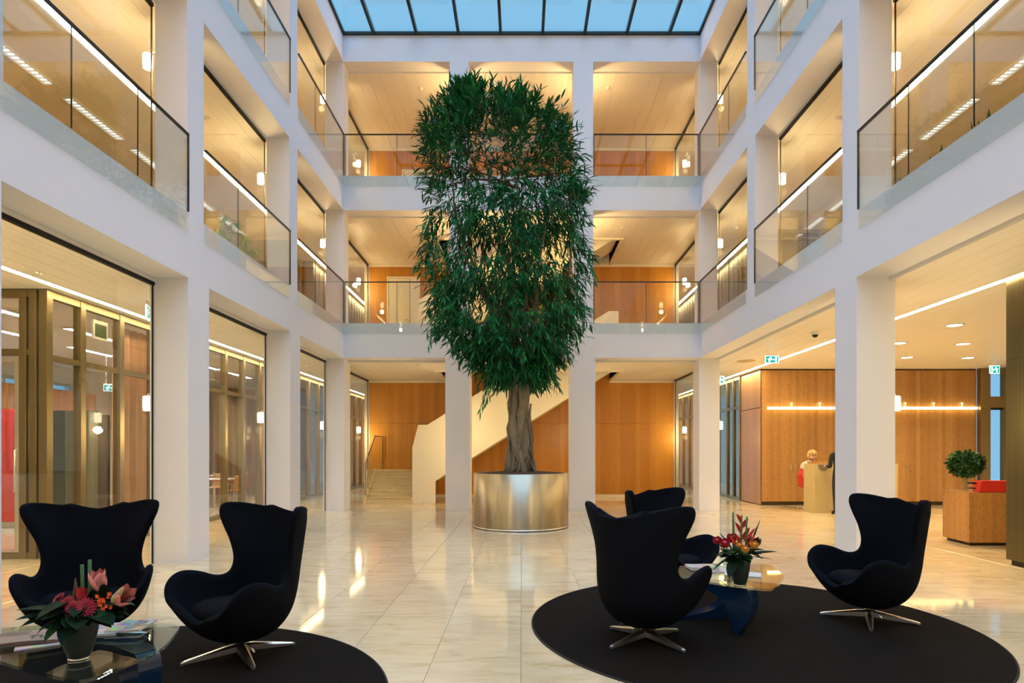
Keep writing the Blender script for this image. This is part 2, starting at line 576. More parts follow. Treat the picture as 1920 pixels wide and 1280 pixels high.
# ---- facades round the atrium
def facade(name, side, label):
    bm = bmesh.new()
    s = side
    xs = sorted((s * W, s * WI))
    for z0, z1 in BEAMS:
        box(bm, xs[0], xs[1], Y0, YB, z0, z1)
    root = struct(obj(name, bm, M['plaster']), label)
    xg = sorted((s * W, s * (W + 0.51)))
    gcols = [(0.9, 1.45), (4.55, 5.28), (8.24, 8.79), (11.87, 12.41), (15.46, 16.02)]
    if s > 0:
        gcols = [(0.9, 1.45), (4.55, 5.22), (8.20, 8.76), (15.46, 16.02)]
    for a, b in gcols:
        boxobj('column', (xg[0], xg[1], a, b, 0.0, BEAMS[0][0]), M['plaster'], root)
        boxobj('column_foot', (xg[0] + .006, xg[1] - .006, a + .006, b - .006, 0.0, 0.004), M['skirt'], root)
    ucols = [(1.0, 1.42), (4.6, 5.30), (8.22, 8.64), (11.83, 12.25), (YB, 15.86)]
    if s > 0:
        ucols = [(1.0, 1.42), (4.6, 5.22), (8.14, 8.56), (11.75, 12.18), (YB, 15.86)]
    for (z0, z1) in ((BEAMS[0][1], BEAMS[1][0]), (BEAMS[1][1], BEAMS[2][0])):
        for a, b in ucols:
            boxobj('column', (xs[0], xs[1], a, b, z0, z1), M['plaster'], root)
    return root, gcols, ucols
wl, GL, UL = facade('wall_left', -1, 'white plastered facade grid on the left of the atrium')
wr, GR, UR = facade('wall_right', 1, 'white plastered facade grid on the right of the atrium')

bm = bmesh.new()
for z0, z1 in BEAMS:
    box(bm, -WI, WI, YB, YI, z0, z1)
wb = struct(obj('wall_back', bm, M['plaster']), 'white plastered facade grid behind the tree')
for x0, x1 in ((-1.89, -1.28), (1.205, 1.825)):
    boxobj('column', (x0, x1, YB, 15.98, 0, BEAMS[0][0]), M['plaster'], wb)
UB = ((-1.785, -1.32), (1.285, 1.775))
for z0, z1 in ((BEAMS[0][1], BEAMS[1][0]), (BEAMS[1][1], BEAMS[2][0])):
    for x0, x1 in UB:
        boxobj('column', (x0, x1, YB, YI, z0, z1), M['plaster'], wb)

# closing walls behind the camera and at the ends of the side wings
struct(boxobj('wall_front', (XO - .3, XR + .3, Y0 - .3, Y0, 0, 12.1), M['plaster']))
bm = bmesh.new()
for z0, z1 in ((0, 0.85), (3.35, 4.6), (4.6, 12.1)):
    box(bm, XO - .3, XO, Y0, YE, z0, z1)
for y0, y1 in ((Y0, 6.0), (9.2, 9.5), (12.7, 13.0), (17.5, YE)):
    box(bm, XO - .3, XO, y0, y1, 0.85, 3.35)
struct(obj('wall_outer_left', bm, M['plaster']))
bm = bmesh.new()
box(bm, XR, XR + .3, Y0, 17.0, 0, 12.1)
box(bm, XR, XR + .3, 17.0, YE, 3.73, 12.1)
struct(obj('wall_outer_right', bm, M['plaster']))
bm = bmesh.new()
box(bm, XO - .3, -WI - 0.02, YE, YE + .3, 0, 12.1)
box(bm, WI + 0.02, 12.4, YE, YE + .3, 0, 12.1)
box(bm, 12.4, XR, YE, YE + .3, 3.73, 12.1)
struct(obj('wall_end', bm, M['plaster']))

# ---- slabs, ceilings with their long metal panels
HOLE = (-2.35, 2.78, 17.35, 18.95)      # stair well (x0, x1, y0, y1)
def slabs():
    bm = bmesh.new()
    for lv in range(3):
        z0 = CEIL[lv] + 0.03
        z1 = FLOORS[lv + 1] if lv < 2 else 12.1
        for xa, xb in ((XO, -WI), (WI, XR)):
            box(bm, xa, xb, Y0, YE, z0, z1)
        if lv < 2:
            x0, x1, y0, y1 = HOLE
            box(bm, -WI, WI, YI, y0, z0, z1)
            box(bm, -WI, x0, y0, YW, z0, z1)
            box(bm, x1, WI, y0, YW, z0, z1)
        else:
            box(bm, -WI, WI, YI, YW, z0, z1)
    return struct(obj('ceiling', bm, M['slab']), 'floor slabs carrying the panelled ceilings')
ceil = slabs()
PW = 0.3
def panels(xa, xb, ya, yb, z, name='panel'):
    n = max(1, round((xb - xa) / PW))
    ww = (xb - xa) / n
    b2 = bmesh.new()
    h = ww / 2 - 0.002
    box(b2, -h, h, ya, yb, 0.0, 0.03)
    me = bpy.data.meshes.new(name)
    b2.to_mesh(me)
    b2.free()
    for k in range(n):
        o = obj_me(name, me, M['ceiling'], ceil)
        o.location = (xa + (k + .5) * ww, 0, z)
for lv in range(3):
    z = CEIL[lv]
    for s in (-1, 1):
        far = -11.1 if s < 0 else (12.6 if lv == 0 else 11.1)
        xa, xb = (far, -6.42) if s < 0 else (6.42, far)
        panels(xa, xb, Y0, YE, z)
        xa, xb = (-6.26, -WI) if s < 0 else (WI, 6.26)
        panels(xa, xb, Y0, YE, z)
    if lv < 2:
        panels(-WI, WI, YI, HOLE[2], z)
        panels(-WI, HOLE[0], HOLE[2], YW, z)
        panels(HOLE[1], WI, HOLE[2], YW, z)
    else:
        panels(-WI, WI, YI, YW, z)
bm = bmesh.new()
for lv in range(2):     # white upstand round the stair well
    x0, x1, y0, y1 = HOLE
    z0, z1 = CEIL[lv] - 0.05, FLOORS[lv + 1]
    box(bm, x0 - .06, x0, y0, y1 + .75, z0, z1)
    box(bm, x1, x1 + .06, y0, y1 + .75, z0, z1)
    box(bm, x0 - .06, x1 + .06, y0 - .06, y0, z0, z1)
struct(obj('trim_1', bm, M['cream']), 'white edge round the stair opening in the ceiling')

# wooden floor finish of the upper galleries
for lv in (1, 2):
    bm = bmesh.new()
    z = FLOORS[lv]
    box(bm, XO, -WI - .1, Y0, YE, z, z + .02)
    box(bm, WI + .1, XR, Y0, YE, z, z + .02)
    x0, x1, y0, y1 = HOLE
    box(bm, -WI, WI, YI + .01, y0 - .07, z, z + .02)
    if True:
        box(bm, -WI, x0 - .07, y0, YW - .06, z, z + .02)
        box(bm, x1 + .07, WI, y0, YW - .06, z, z + .02)
    struct(obj('floor', bm, M['officewood']), 'pale wooden floor of the upper galleries')

# ---- skylight
SKZ = 11.80
bm = bmesh.new()
box(bm, -W, W, YB - 0.05, YB, SKZ - .02, SKZ + .05)
box(bm, -W, -W + 0.05, Y0, YB - .05, SKZ - .02, SKZ + .05)
box(bm, W - 0.05, W, Y0, YB - .05, SKZ - .02, SKZ + .05)
sky = struct(obj('window_1', bm, M['rail']), 'glazed roof over the atrium in a dark frame')
mx = [-3.65, -2.60, -1.56, -0.52, 0.52, 1.56, 2.60, 3.65]
for x in mx:
    boxobj('mullion', (x - .035, x + .035, Y0, YB - .05, SKZ - .04, SKZ + .06), M['rail'], sky)
for y in (13.0, 10.6, 8.2, 5.8, 3.4, 1.0):
    boxobj('crossbar', (-W + .05, W - .05, y - .03, y + .03, SKZ + .0, SKZ + .085), M['rail'], sky)
ex = [-W + .05] + mx + [W - .05]
for a, b in zip(ex, ex[1:]):
    boxobj('pane', (a, b, Y0, YB - .07, SKZ + .03, SKZ + .042), M['sky'], sky)

# ---- glazing between facade and corridors (head frame, end frames, one sheet)
wn_ = [1]
def glazing(s, y0, y1, z0, z1, ends=True):
    wn_[0] += 1
    x = s * (WI + 0.015)
    a, b = sorted((x, x + s * 0.05))
    bm = bmesh.new()
    box(bm, a, b, y0, y1, z1 - 0.045, z1)
    if ends:
        m2 = (a + b) / 2
        box(bm, m2 - .007, m2 + .007, y0, y0 + 0.02, z0, z1 - .045)
        box(bm, m2 - .007, m2 + .007, y1 - 0.02, y1, z0, z1 - .045)
    f = struct(obj('window_%d' % wn_[0], bm, M['black']), 'full height glazing in a thin black frame')
    m_ = (a + b) / 2
    boxobj('pane', (m_ - .006, m_ + .006, y0 + .02, y1 - .02, z0, z1 - .045), M['glass'], f)
for lv in range(3):
    z0 = (0.0, BEAMS[0][1] - .04, BEAMS[1][1] - .04)[lv]
    z1 = CEIL[lv]
    for s in (-1, 1):
        if lv == 0 and s > 0:
            glazing(s, 16.02, YW, z0, z1)
            continue
        cols = (GL if lv == 0 else (UL if s < 0 else UR))
        for (a, b), (c, d) in zip(cols, cols[1:]):
            if b < 1.5:
                continue
            glazing(s, b, c, z0, z1)
        glazing(s, cols[-1][1], YW, z0, z1)

# ---- wooden end wall of the stair hall, panel by panel
bm = bmesh.new()
box(bm, -5.0, 5.0, YW + .02, YW + .3, 0, 12.1)
ww = struct(obj('wall_stair_hall', bm, M['slab']), 'bamboo clad wall behind the stair')
pw = 1.21
k0 = -4.84
PB = []
for lv, (za, zb) in enumerate(((0.10, 2.35), (2.35, 4.6), (4.6, 7.33), (8.25, 11.0))):
    for k in range(8):
        if lv == 2 and k == 0:
            pass
        boxobj('panel', (k0 + k * pw + .002, k0 + (k + 1) * pw - .002, YW - .005, YW + .02, za + .002, zb - .002), M['wood'], ww)
struct(boxobj('baseboard_back', (-WI, WI, YW - .02, YW - .005, 0.0, 0.10), M['cream']))
bm = bmesh.new()
box(bm, -WI, HOLE[0], YW - .05, YW - .006, CEIL[0] - .09, CEIL[0] - .01)
box(bm, HOLE[1], WI, YW - .05, YW - .006, CEIL[0] - .09, CEIL[0] - .01)
box(bm, -WI, WI, YW - .05, YW - .006, CEIL[1] - .09, CEIL[1] - .005)
box(bm, -WI, WI, YW - .05, YW - .006, CEIL[2] - .09, CEIL[2] - .005)
struct(obj('trim_2', bm, M['cream']), 'pale strip where wood wall meets ceiling')

# cream doors on the upper floors
def leafdoor(n, x0, x1, z0, z1, lab):
    bm = bmesh.new()
    box(bm, x0 - .05, x0, YW - .05, YW - .006, z0, z1 + .05)
    box(bm, x1, x1 + .05, YW - .05, YW - .006, z0, z1 + .05)
    box(bm, x0, x1, YW - .05, YW - .006, z1, z1 + .05)
    d = struct(obj('door_%d' % n, bm, M['cream']), lab)
    wv = (x1 - x0)
    boxobj('door_leaf', (x0 + .004, x0 + wv * .70, YW - .035, YW - .007, z0, z1 - .004), M['cream'], d)
    boxobj('side_panel', (x0 + wv * .72, x1 - .004, YW - .030, YW - .007, z0, z1 - .004), M['whitecloth'], d)
    bm = bmesh.new()
    tube(bm, [(x0 + wv * .64, YW - .035, z0 + 1.05), (x0 + wv * .64, YW - .08, z0 + 1.05), (x0 + wv * .52, YW - .08, z0 + 1.05)], 0.011, 6)
    obj('door_handle', bm, M['alu'], d, True)
leafdoor(1, -4.22, -3.27, 4.60, 6.96, 'cream door in the wood wall on the first floor')
leafdoor(2, -3.75, -2.85, 8.25, 10.35, 'cream door in the wood wall on the second floor')

# ================================================================== balustrades
def balustrade(label, p0, p1, z, face, npan, sp=None, drop=0.27, ends=(True, True)):
    """glass sheets hung in front of the beam between two columns; p0,p1 in plan; face = outward unit vector towards the atrium"""
    p0, p1 = Vector((*p0, 0)), Vector((*p1, 0))
    d = (p1 - p0)
    L = d.length
    rz = math.atan2(d.y, d.x)
    t = thing('glass_balustrade', label, 'balustrade', (p0.x, p0.y, z), rz, 'glass balustrades of the galleries')
    loc = Matrix.Rotation(-rz, 3, 'Z') @ Vector((*face, 0))
    sgn = 1 if loc.y > 0 else -1
    ya, yb = sorted((sgn * 0.010, sgn * 0.026))
    cuts = sp or [i / npan for i in range(1, npan)]
    es = [0.012 / L] + list(cuts) + [1 - 0.012 / L]
    for k, (a, b) in enumerate(zip(es, es[1:])):
        g0 = 0.005 if k else 0
        g1 = 0.005 if k < len(es) - 2 else 0
        boxobj('glass_panel', (a * L + g0, b * L - g1, ya, yb, -drop, 1.005), M['railglass'], t)
        if k < len(es) - 2:
            boxobj('joint', (b * L - .005, b * L + .005, ya + .003, yb - .003, 0.0, 1.0), M['rail'], t)
    boxobj('handrail', (0.0, L, ya - .008, yb + .008, 1.003, 1.028), M['rail'], t)
    for x0, on in ((0.0, ends[0]), (L - 0.014, ends[1])):
        if not on:
            continue
        boxobj('end_post', (x0, x0 + .014, ya - .004, yb + .004, 0.0, 1.003), M['rail'], t)
    return t
ORD = {2: 'nearest', 3: 'middle', 4: 'farthest'}
for s, cols, nm in ((-1, UL, 'left'), (1, UR, 'right')):
    for lv in (1, 2):
        z = BEAMS[lv - 1][1]
        for k in (2, 3, 4):
            a, b = cols[k - 1][1], cols[k][0]
            fl = 'first' if lv == 1 else 'second'
            lab = 'glass balustrade, %s floor of the %s facade, %s bay' % (fl, nm, ORD[k])
            sp = {2: [0.39, 0.69], 3: [0.315], 4: [0.32]}[k]
            if k == 2:
                a = 4.70
            balustrade(lab, (s * W, a + .01), (s * W, b - .01), z, (-s, 0), 2, sp, ends=(False, True))
xb = [(-W + .045, UB[0][0] - .01), (UB[0][1] + .01, UB[1][0] - .01), (UB[1][1] + .01, W - .045)]
for lv in (1, 2):
    for (a, b), nm in zip(xb, ('left of', 'behind', 'right of')):
        fl = 'first' if lv == 1 else 'second'
        balustrade('glass balustrade of the %s floor gallery, %s the big fig tree' % (fl, nm), (a, YB), (b, YB), BEAMS[lv - 1][1], (0, -1), 2, [0.5])

# ================================================================== lights that hang in the building
def ceiling_strip(label, x, y0, y1, z):
    t = thing('linear_ceiling_light', label, 'ceiling light', (x, y0, z), 0, 'linear ceiling lights')
    L = y1 - y0
    bm = bmesh.new()
    box(bm, -.08, -.055, 0, L, 0.0, .03)
    box(bm, .055, .08, 0, L, 0.0, .03)
    obj('channel', bm, M['whitemetal'], t)
    boxobj('diffuser', (-.055, .055, 0.01, L - .01, 0.004, .02), M['strip'], t)
for s, nm in ((-1, 'left'), (1, 'right')):
    for lv, fl in enumerate(('ground', 'first', 'second')):
        ceiling_strip('continuous linear light in the %s floor corridor ceiling, %s side' % (fl, nm), s * 6.34, Y0, YE - .1, CEIL[lv])

# wall lamps behind every column: opal glass cylinder on an arm, lit
def wall_lamp(label, x, y, z, dx, dy, gain=1):
    t = thing('wall_lamp', label, 'lamp', (x, y, z), 0, 'opal wall lamps on the columns')
    bm = bmesh.new()
    lathe(bm, [(0.030, -0.10), (0.056, -0.095), (0.060, -0.05), (0.060, 0.085), (0.052, 0.095)], 20)
    obj('shade', bm, M['lamp'], t, True)
    bm = bmesh.new()
    tube(bm, [(0, 0, .10), (0, 0, .125), (dx, dy, .125)], 0.008, 6)
    lathe(bm, [(0.05, .094), (0.05, .104)], 16)
    obj('bracket', bm, M['whitemetal'], t)
    li = bpy.data.lights.new('lamp_bulb', 'POINT')
    li.energy = LAMP_W * gain
    li.color = WARM if gain <= 1 else (1.0, 0.64, 0.24)
    li.shadow_soft_size = 0.07
    lo = bpy.data.objects.new('lamp_bulb', li)
    COL.objects.link(lo)
    lo.parent = t
    lo.location = (0, 0, -0.24)
    return t
for lv, fl in enumerate(('ground', 'first', 'second')):
    z = (0, 4.6, 8.25)[lv] + 2.13
    for s, nm in ((-1, 'left'), (1, 'right')):
        for k, yy in enumerate((1.2, 5.0, 8.36, 11.98, 15.72)):
            if s > 0 and lv == 0 and k == 3:
                continue
            inset = 0.095
            x = s * (WI + 0.085 + inset)
            ordn = ('behind the camera', 'first', 'second', 'third', 'corner')[k]
            lab = 'glowing opal wall lamp, %s floor, on the %s column of the %s facade' % (fl, ordn, nm)
            wall_lamp(lab, x, yy, z, -s * .13, 0)
    for k, (a, b) in enumerate(UB):
        lab = 'glowing opal wall lamp, %s floor, on the gallery column %s' % (fl, ('left of the tree', 'right of the tree')[k])
        wall_lamp(lab, (a + b) / 2, YI + (.17 if lv else .30), z + .1, 0, -.14, (.75, 1.05, 1.1)[lv])
    for s, nm in ((-1, 'left'), (1, 'right')):
        wall_lamp('glowing opal wall lamp, %s floor, beside the bamboo wall, %s end of stair hall' % (fl, nm), s * 5.05, 19.25, z, 0, .14, .55)

# louvred office lights: white trough with cross blades
def louvre(label, x, y0, y1, z, mat='louvre', hw=.055):
    t = thing('louvred_light', label, 'ceiling light', (x, y0, z), 0, 'louvred office lights')
    L = y1 - y0
    bm = bmesh.new()
    box(bm, -.09, -.075, 0, L, -.035, 0)
    box(bm, .075, .09, 0, L, -.035, 0)
    box(bm, -.075, .075, 0, .012, -.035, 0)
    box(bm, -.075, .075, L - .012, L, -.035, 0)
    obj('housing', bm, M['whitemetal'], t)
    boxobj('tube_light', (-hw, hw, .02, L - .02, -.012, -.004), M[mat], t)
    b2 = bmesh.new()
    box(b2, -.075, .075, -.004, .004, -.034, -.014)
    me = bpy.data.meshes.new('blade')
    b2.to_mesh(me)
    b2.free()
    n = int(L / .09)
    for k in range(1, n):
        o = obj_me('blade', me, M['whitemetal'], t)
        o.location = (0, k * L / n, 0)
for s, nm in ((-1, 'left'), (1, 'right')):
    for lv, fl in ((1, 'first'),):
        for k, (a, b) in enumerate(((8.55, 10.0), (10.38, 11.78), (12.14, 13.54), (13.9, 15.3), (15.68, 17.1))):
            louvre('white louvred office light on the %s floor, %s side, number %s from the entrance end' % (fl, nm, ('one', 'two', 'three', 'four', 'five')[k]), s * 7.6, a, b, CEIL[lv])
for k, (x, a, b) in enumerate(((-8.2, 9.3, 10.7), (-9.6, 10.6, 12.0), (-8.2, 11.2, 12.6), (-8.3, 13.6, 15.0), (-8.3, 15.6, 17.0), (-9.6, 13.2, 14.6), (-8.3, 17.6, 19.0))):
    louvre('white louvred light in the ground floor room, ' + ('over the olive screen', 'above the red booth', 'behind the orange curtain', 'past the dividing column', 'over the nearer meeting table', 'deep beside the windows', 'over the further meeting table')[k], x, a, b, CEIL[0], 'louvreroom', .03)

# recessed round downlights over the reception
DOWN = ((7.70, 11.05, 'over the wooden desk'), (7.84, 12.9, 'beside the near column'), (9.23, 13.0, 'in the middle of the lobby ceiling'), (9.24, 14.9, 'in front of the stone counter'), (10.74, 14.95, 'towards the entrance door'))
for x, y, where in DOWN:
    t = thing('recessed_downlight', 'round white recessed downlight %s' % where, 'ceiling light', (x, y, CEIL[0]), 0, 'lobby downlights')
    bm = bmesh.new()
    lathe(bm, [(0.155, 0), (0.155, -.012), (0.125, -.014), (0.12, .0)], 28, cap=False)
    obj('trim_ring', bm, M['whitemetal'], t, True)
    bm = bmesh.new()
    lathe(bm, [(0.06, -.004), (0.12, -.006)], 28)
    obj('lit_ring', bm, M['down'], t)
    li = bpy.data.lights.new('downlight_bulb', 'SPOT')
    li.energy = DOWN_W * 4
    li.color = (1.0, 0.80, 0.50)
    li.spot_size = 2.2
    li.spot_blend = 0.7
    li.shadow_soft_size = 0.08
    lo = bpy.data.objects.new('downlight_bulb', li)
    COL.objects.link(lo)
    lo.parent = t
    lo.location = (0, 0, -.03)

# ceiling things: smoke detectors, camera dome, air disc, exit signs, vent
def detector(label, px, py, lv):
    Y = (CEIL[lv] - CH) * FPX / (VY - py)
    t = thing('smoke_detector', label, 'smoke detector', ((px - VX) * Y / FPX, Y, CEIL[lv]), 0, 'white smoke detectors')
    bm = bmesh.new()
    lathe(bm, [(0.062, 0), (0.062, -.02), (0.05, -.03), (0.045, -.05), (0.02, -.058)], 20)
    obj('housing', bm, M['whitemetal'], t, True)
for lab, px, py, lv in (('white smoke detector on the second floor gallery ceiling, left of the tree top', 789, 165, 2),
                        ('white smoke detector on the second floor gallery ceiling, right of the tree top', 1140, 164, 2),
                        ('white smoke detector on the first floor gallery ceiling, left of the tree', 784, 425, 1),
                        ('white smoke detector on the first floor gallery ceiling, right of the tree', 1168, 425, 1),
                        ('white smoke detector on the ground floor ceiling in front of the stair', 786, 682, 0),
                        ('white smoke detector on the first floor corridor ceiling, second bay left', 387, 220, 1),
                        ('white smoke detector on the first floor corridor ceiling, second bay right', 1573, 220, 1),
                        ('white smoke detector on the first floor corridor ceiling, third bay right', 1382, 425, 1),
                        ('white smoke detector on the ground floor corridor ceiling, third bay left', 574, 684, 0)):
    detector(lab, px, py, lv)
t = thing('camera_dome', 'small dark camera dome in a white ring on the lobby ceiling', 'camera', (5.55, 11.75, CEIL[0]))
bm = bmesh.new()
lathe(bm, [(0.075, 0), (0.075, -.035), (0.06, -.045)], 24)
obj('mount_ring', bm, M['whitemetal'], t, True)
bm = bmesh.new()
ball(bm, (0, 0, -.045), 0.055)
obj('dome', bm, M['lens'], t, True)
t = thing('ceiling_speaker', 'flat round disc set in the lobby ceiling near the wood corner', 'speaker', (5.6, 15.5, CEIL[0]))
bm = bmesh.new()
lathe(bm, [(0.22, 0), (0.22, -.01), (0.19, -.018)], 28)
obj('disc', bm, M['stone'], t, True)

def exit_sign(label, x, y, z, rz, wd=0.30, hg=0.165, flip=1):
    t = thing('exit_sign', label, 'exit sign', (x, y, z), rz, 'green emergency exit signs')
    bm = bmesh.new()
    box(bm, -wd / 2, wd / 2, -.012, .012, -hg, 0)
    obj('panel', bm, M['signwhite'], t)
    bm = bmesh.new()
    box(bm, -wd / 2 - .006, wd / 2 + .006, -.016, .016, 0, .02)
    for sx in (-.3, .3):
        box(bm, sx * wd - .004, sx * wd + .004, -.004, .004, .02, CEIL[0] - z)
    obj('hanger', bm, M['whitemetal'], t)
    bm = bmesh.new()
    f = flip
    e = .0135
    def rect(x0, x1, z0, z1):
        x0, x1 = sorted((f * x0, f * x1))
        box(bm, x0 * wd, x1 * wd, -e, e, (z0 - 1) * hg, (z1 - 1) * hg)
    # green field left round a white running figure, arrow and doorway
    rect(-.46, -.36, .08, .92)
    rect(-.36, .22, .80, .92)
    rect(-.36, .22, .08, .18)
    rect(-.36, -.28, .18, .52)
    rect(-.12, -.02, .18, .40)
    rect(-.02, .05, .18, .80)
    rect(-.36, -.20, .62, .80)
    rect(.05, .22, .60, .80)
    rect(.05, .22, .18, .36)
    rect(.15, .22, .36, .60)
    rect(.36, .46, .08, .92)
    obj('pictogram', bm, M['signgreen'], t)
    return t
exit_sign('green exit sign with running figure hanging over the lobby, left of the near column', 5.56, 13.8, 3.60, 0)
exit_sign('green exit sign with running figure by the entrance door', 11.72, 15.4, 3.60, 0, 0.24, 0.2, -1)
exit_sign('green exit sign beside the far column of the lobby, half hidden', 5.72, 17.8, 3.62, 0.25, .2, .2)
exit_sign('green exit sign seen edge on in the left corridor ceiling', -5.60, 9.30, 3.66, 1.98, .26, .2)
exit_sign('green exit sign far inside the room behind the bronze partition', -9.4, 14.2, 3.0, 0.4, .26, .15)
t = thing('air_vent', 'square green grey air vent in a white frame above the bronze partition', 'vent', (-6.68, 9.86, 3.38))
boxobj('frame', (-.03, .0, -.17, .17, -.13, .17), M['whitemetal'], t)
boxobj('grille', (-.01, .006, -.13, .13, -.09, .11), M['vent'], t)
bm = bmesh.new()
tube(bm, [(-.015, 0, .17), (-.015, 0, .35)], .008, 6)
obj('hanger', bm, M['whitemetal'], t)

# ================================================================== bronze partitions and rooms
def partition(label, p0, p1, posts, ztop, z0=0.0, transom=2.79, pw=0.085, dp=0.10, group='bronze glazed partitions', pane=True):
    p0, p1 = Vector((*p0, 0)), Vector((*p1, 0))
    d = p1 - p0
    L = d.length
    t = thing('glass_partition', label, 'partition', (p0.x, p0.y, z0), math.atan2(d.y, d.x), group)
    H = ztop - z0
    for u in posts:
        boxobj('post', (u - pw / 2, u + pw / 2, -dp / 2, dp / 2, 0, H), M['bronze'], t, 0.006)
    for a, b in zip(posts, posts[1:]):
        a2, b2 = a + pw / 2, b - pw / 2
        for za, zb in ((0, .09), (transom - z0 - .04, transom - z0 + .04), (H - .10, H)):
            boxobj('rail', (a2, b2, -dp / 2 + .01, dp / 2 - .01, za, zb), M['bronze'], t)
        if pane:
            boxobj('pane', (a2, b2, -.005, .005, .09, transom - z0 - .04), M['glass'], t)
            boxobj('pane', (a2, b2, -.005, .005, transom - z0 + .04, H - .10), M['glass'], t)
    return t
ps = [0.0] + [0.66 + .9 * k for k in range(22)]
partition('bronze framed glass partition along the left ground floor corridor', (-6.60, 8.62), (-6.60, YE), ps, CEIL[0] - .01, dp=.12, pw=.11)
fr = partition('bronze framed glass front with a door at the far left edge', (-6.74, 8.62), (-12.4, 8.62), [0.0, 0.14, 1.12, 2.2, 3.3, 4.4, 5.5], CEIL[0] - .01, transom=2.86, dp=.12, pw=.10)
bm = bmesh.new()
box(bm, .20, .27, -.03, .03, .02, 2.80)
box(bm, 1.0, 1.07, -.03, .03, .02, 2.80)
box(bm, .27, 1.0, -.03, .03, .02, .12)
box(bm, .27, 1.0, -.03, .03, 2.72, 2.80)
dl = obj('door_frame', bm, M['alu'], fr)
boxobj('door_glass', (.27, 1.0, -.006, .006, .12, 2.72), M['glass'], dl)
bm = bmesh.new()
tube(bm, [(.235, .04, .9), (.235, .075, .92), (.235, .075, 1.5), (.235, .04, 1.52)], .012, 8)
obj('door_handle', bm, M['alu'], dl, True)
partition('bronze framed glass partition beside the far right column', (6.55, 18.52), (6.55, YE), [.05, .62, 1.2] + [2.1 + .9 * k for k in range(9)], CEIL[0] - .01)

def ribbed(label, x, y0, y1, z0, z1, side, seam=None):
    """wall of folded bronze sheets, each sheet a part"""
    t = thing('bronze_wall', label, 'wall cladding', (x, y0, z0), 0, 'ribbed bronze walls')
    L = y1 - y0
    n = max(2, round(L / .19))
    pw = L / n
    H = z1 - z0
    cuts = [0.07, H] if not seam else [0.07, seam - z0, H]
    boxobj('plinth', (.05 if side < 0 else -.25, .25 if side < 0 else -.05, .03, L - .03, 0, .07), M['skirt'], t)
    boxobj('core', (.012 if side < 0 else -.3, .3 if side < 0 else -.012, 0, L, .07, H), M['bronzedark'], t)
    for a, b in zip(cuts, cuts[1:]):
        for k in range(n):
            off = (0.0, .007)[k % 2]
            xa, xb = sorted((side * -.012, side * off))
            boxobj('sheet', (xa, xb, k * pw + .002, (k + 1) * pw - .002, a + .003, b - .003), M['bronzedark'], t)
    return t
ribbed('dark bronze clad block at the right edge beside the rug', 6.37, 3.4, 8.17, 0, CEIL[0] - .01, -1, 2.69)
ribbed('ribbed bronze wall on the first floor, far right bays', 6.5, 16.6, 28.9, 4.6, CEIL[1] - .02, -1, 6.9)
ribbed('ribbed bronze wall on the first floor, far left bay', -6.5, 19.4, 28.9, 4.6, CEIL[1] - .02, 1, 6.9)
partition('bronze framed glass front across the first floor, right side', (6.85, 16.6), (11.0, 16.6), [0.05, 1.1, 2.2, 3.3, 4.1], CEIL[1] - .02, 4.6, 7.15)
partition('bronze framed glass front across the first floor, left side', (-6.85, 19.4), (-11.0, 19.4), [0.05, 1.1, 2.2, 3.3, 4.1], CEIL[1] - .02, 4.6, 7.15)

def curtain(label, p0, p1, z0, z1, mat, amp=0.05, folds=10, cat='curtain', group=None):
    p0, p1 = Vector((*p0, 0)), Vector((*p1, 0))
    d = p1 - p0
    L = d.length
    bm = bmesh.new()
    n = folds * 8
    pts = []
    for th in (0.004, -.004):
        for i in range(n + 1):
            u = i / n
            y = amp * math.sin(u * folds * 2 * PI) * (0.7 + .3 * math.sin(u * 31)) + th
            pts.append((u * L, y))
    rows = []
    for z in (z0, z1):
        rows.append([bm.verts.new((a, b, z)) for a, b in pts])
    for q in (0, n + 1):
        for i in range(n):
            bm.faces.new((rows[0][q + i], rows[0][q + i + 1], rows[1][q + i + 1], rows[1][q + i]))
    t = obj('curtain', bm, mat, None, True)
    t.location = p0
    t.rotation_euler = (0, 0, math.atan2(d.y, d.x))
    return tag(t, label, cat, group)
curtain('sheer orange curtain hanging just behind the bronze partition', (-6.86, 10.45), (-6.86, 12.2), .03, 3.6, M['curtainorange'], .06, 9, group='orange curtains')
curtain('sheer orange curtain on the window wall far behind the felt screens', (-12.2, 13.4), (-12.2, 17.8), .03, 3.10, M['curtainorange'], .07, 20, group='orange curtains')
curtain('grey brown curtain behind the meeting table room', (-11.6, 20.5), (-6.95, 20.5), 0.01, 3.55, M['curtaingrey'], .06, 22)
curtain('pale rose curtain behind the far bronze partition', (-6.9, 16.2), (-6.9, 17.0), .03, 3.5, M['curtainorange'], .05, 4, group='orange curtains')

# window frames of the outer wall
for n, (a, b) in enumerate(((6.0, 9.2), (9.5, 12.7), (13.0, 17.5))):
    bm = bmesh.new()
    box(bm, XO - .2, XO - .1, a, b, .85, .92)
    box(bm, XO - .2, XO - .1, a, b, 3.28, 3.35)
    for y in (a, (a + b) / 2 - .03, b - .06):
        box(bm, XO - .2, XO - .1, y, y + .06, .92, 3.28)
    wn_[0] += 1
    f = struct(obj('window_%d' % wn_[0], bm, M['whitemetal']), 'bright window in the outer wall of the rooms')
    boxobj('pane', (XO - .156, XO - .150, a, b, .92, 3.28), M['sky'], f)

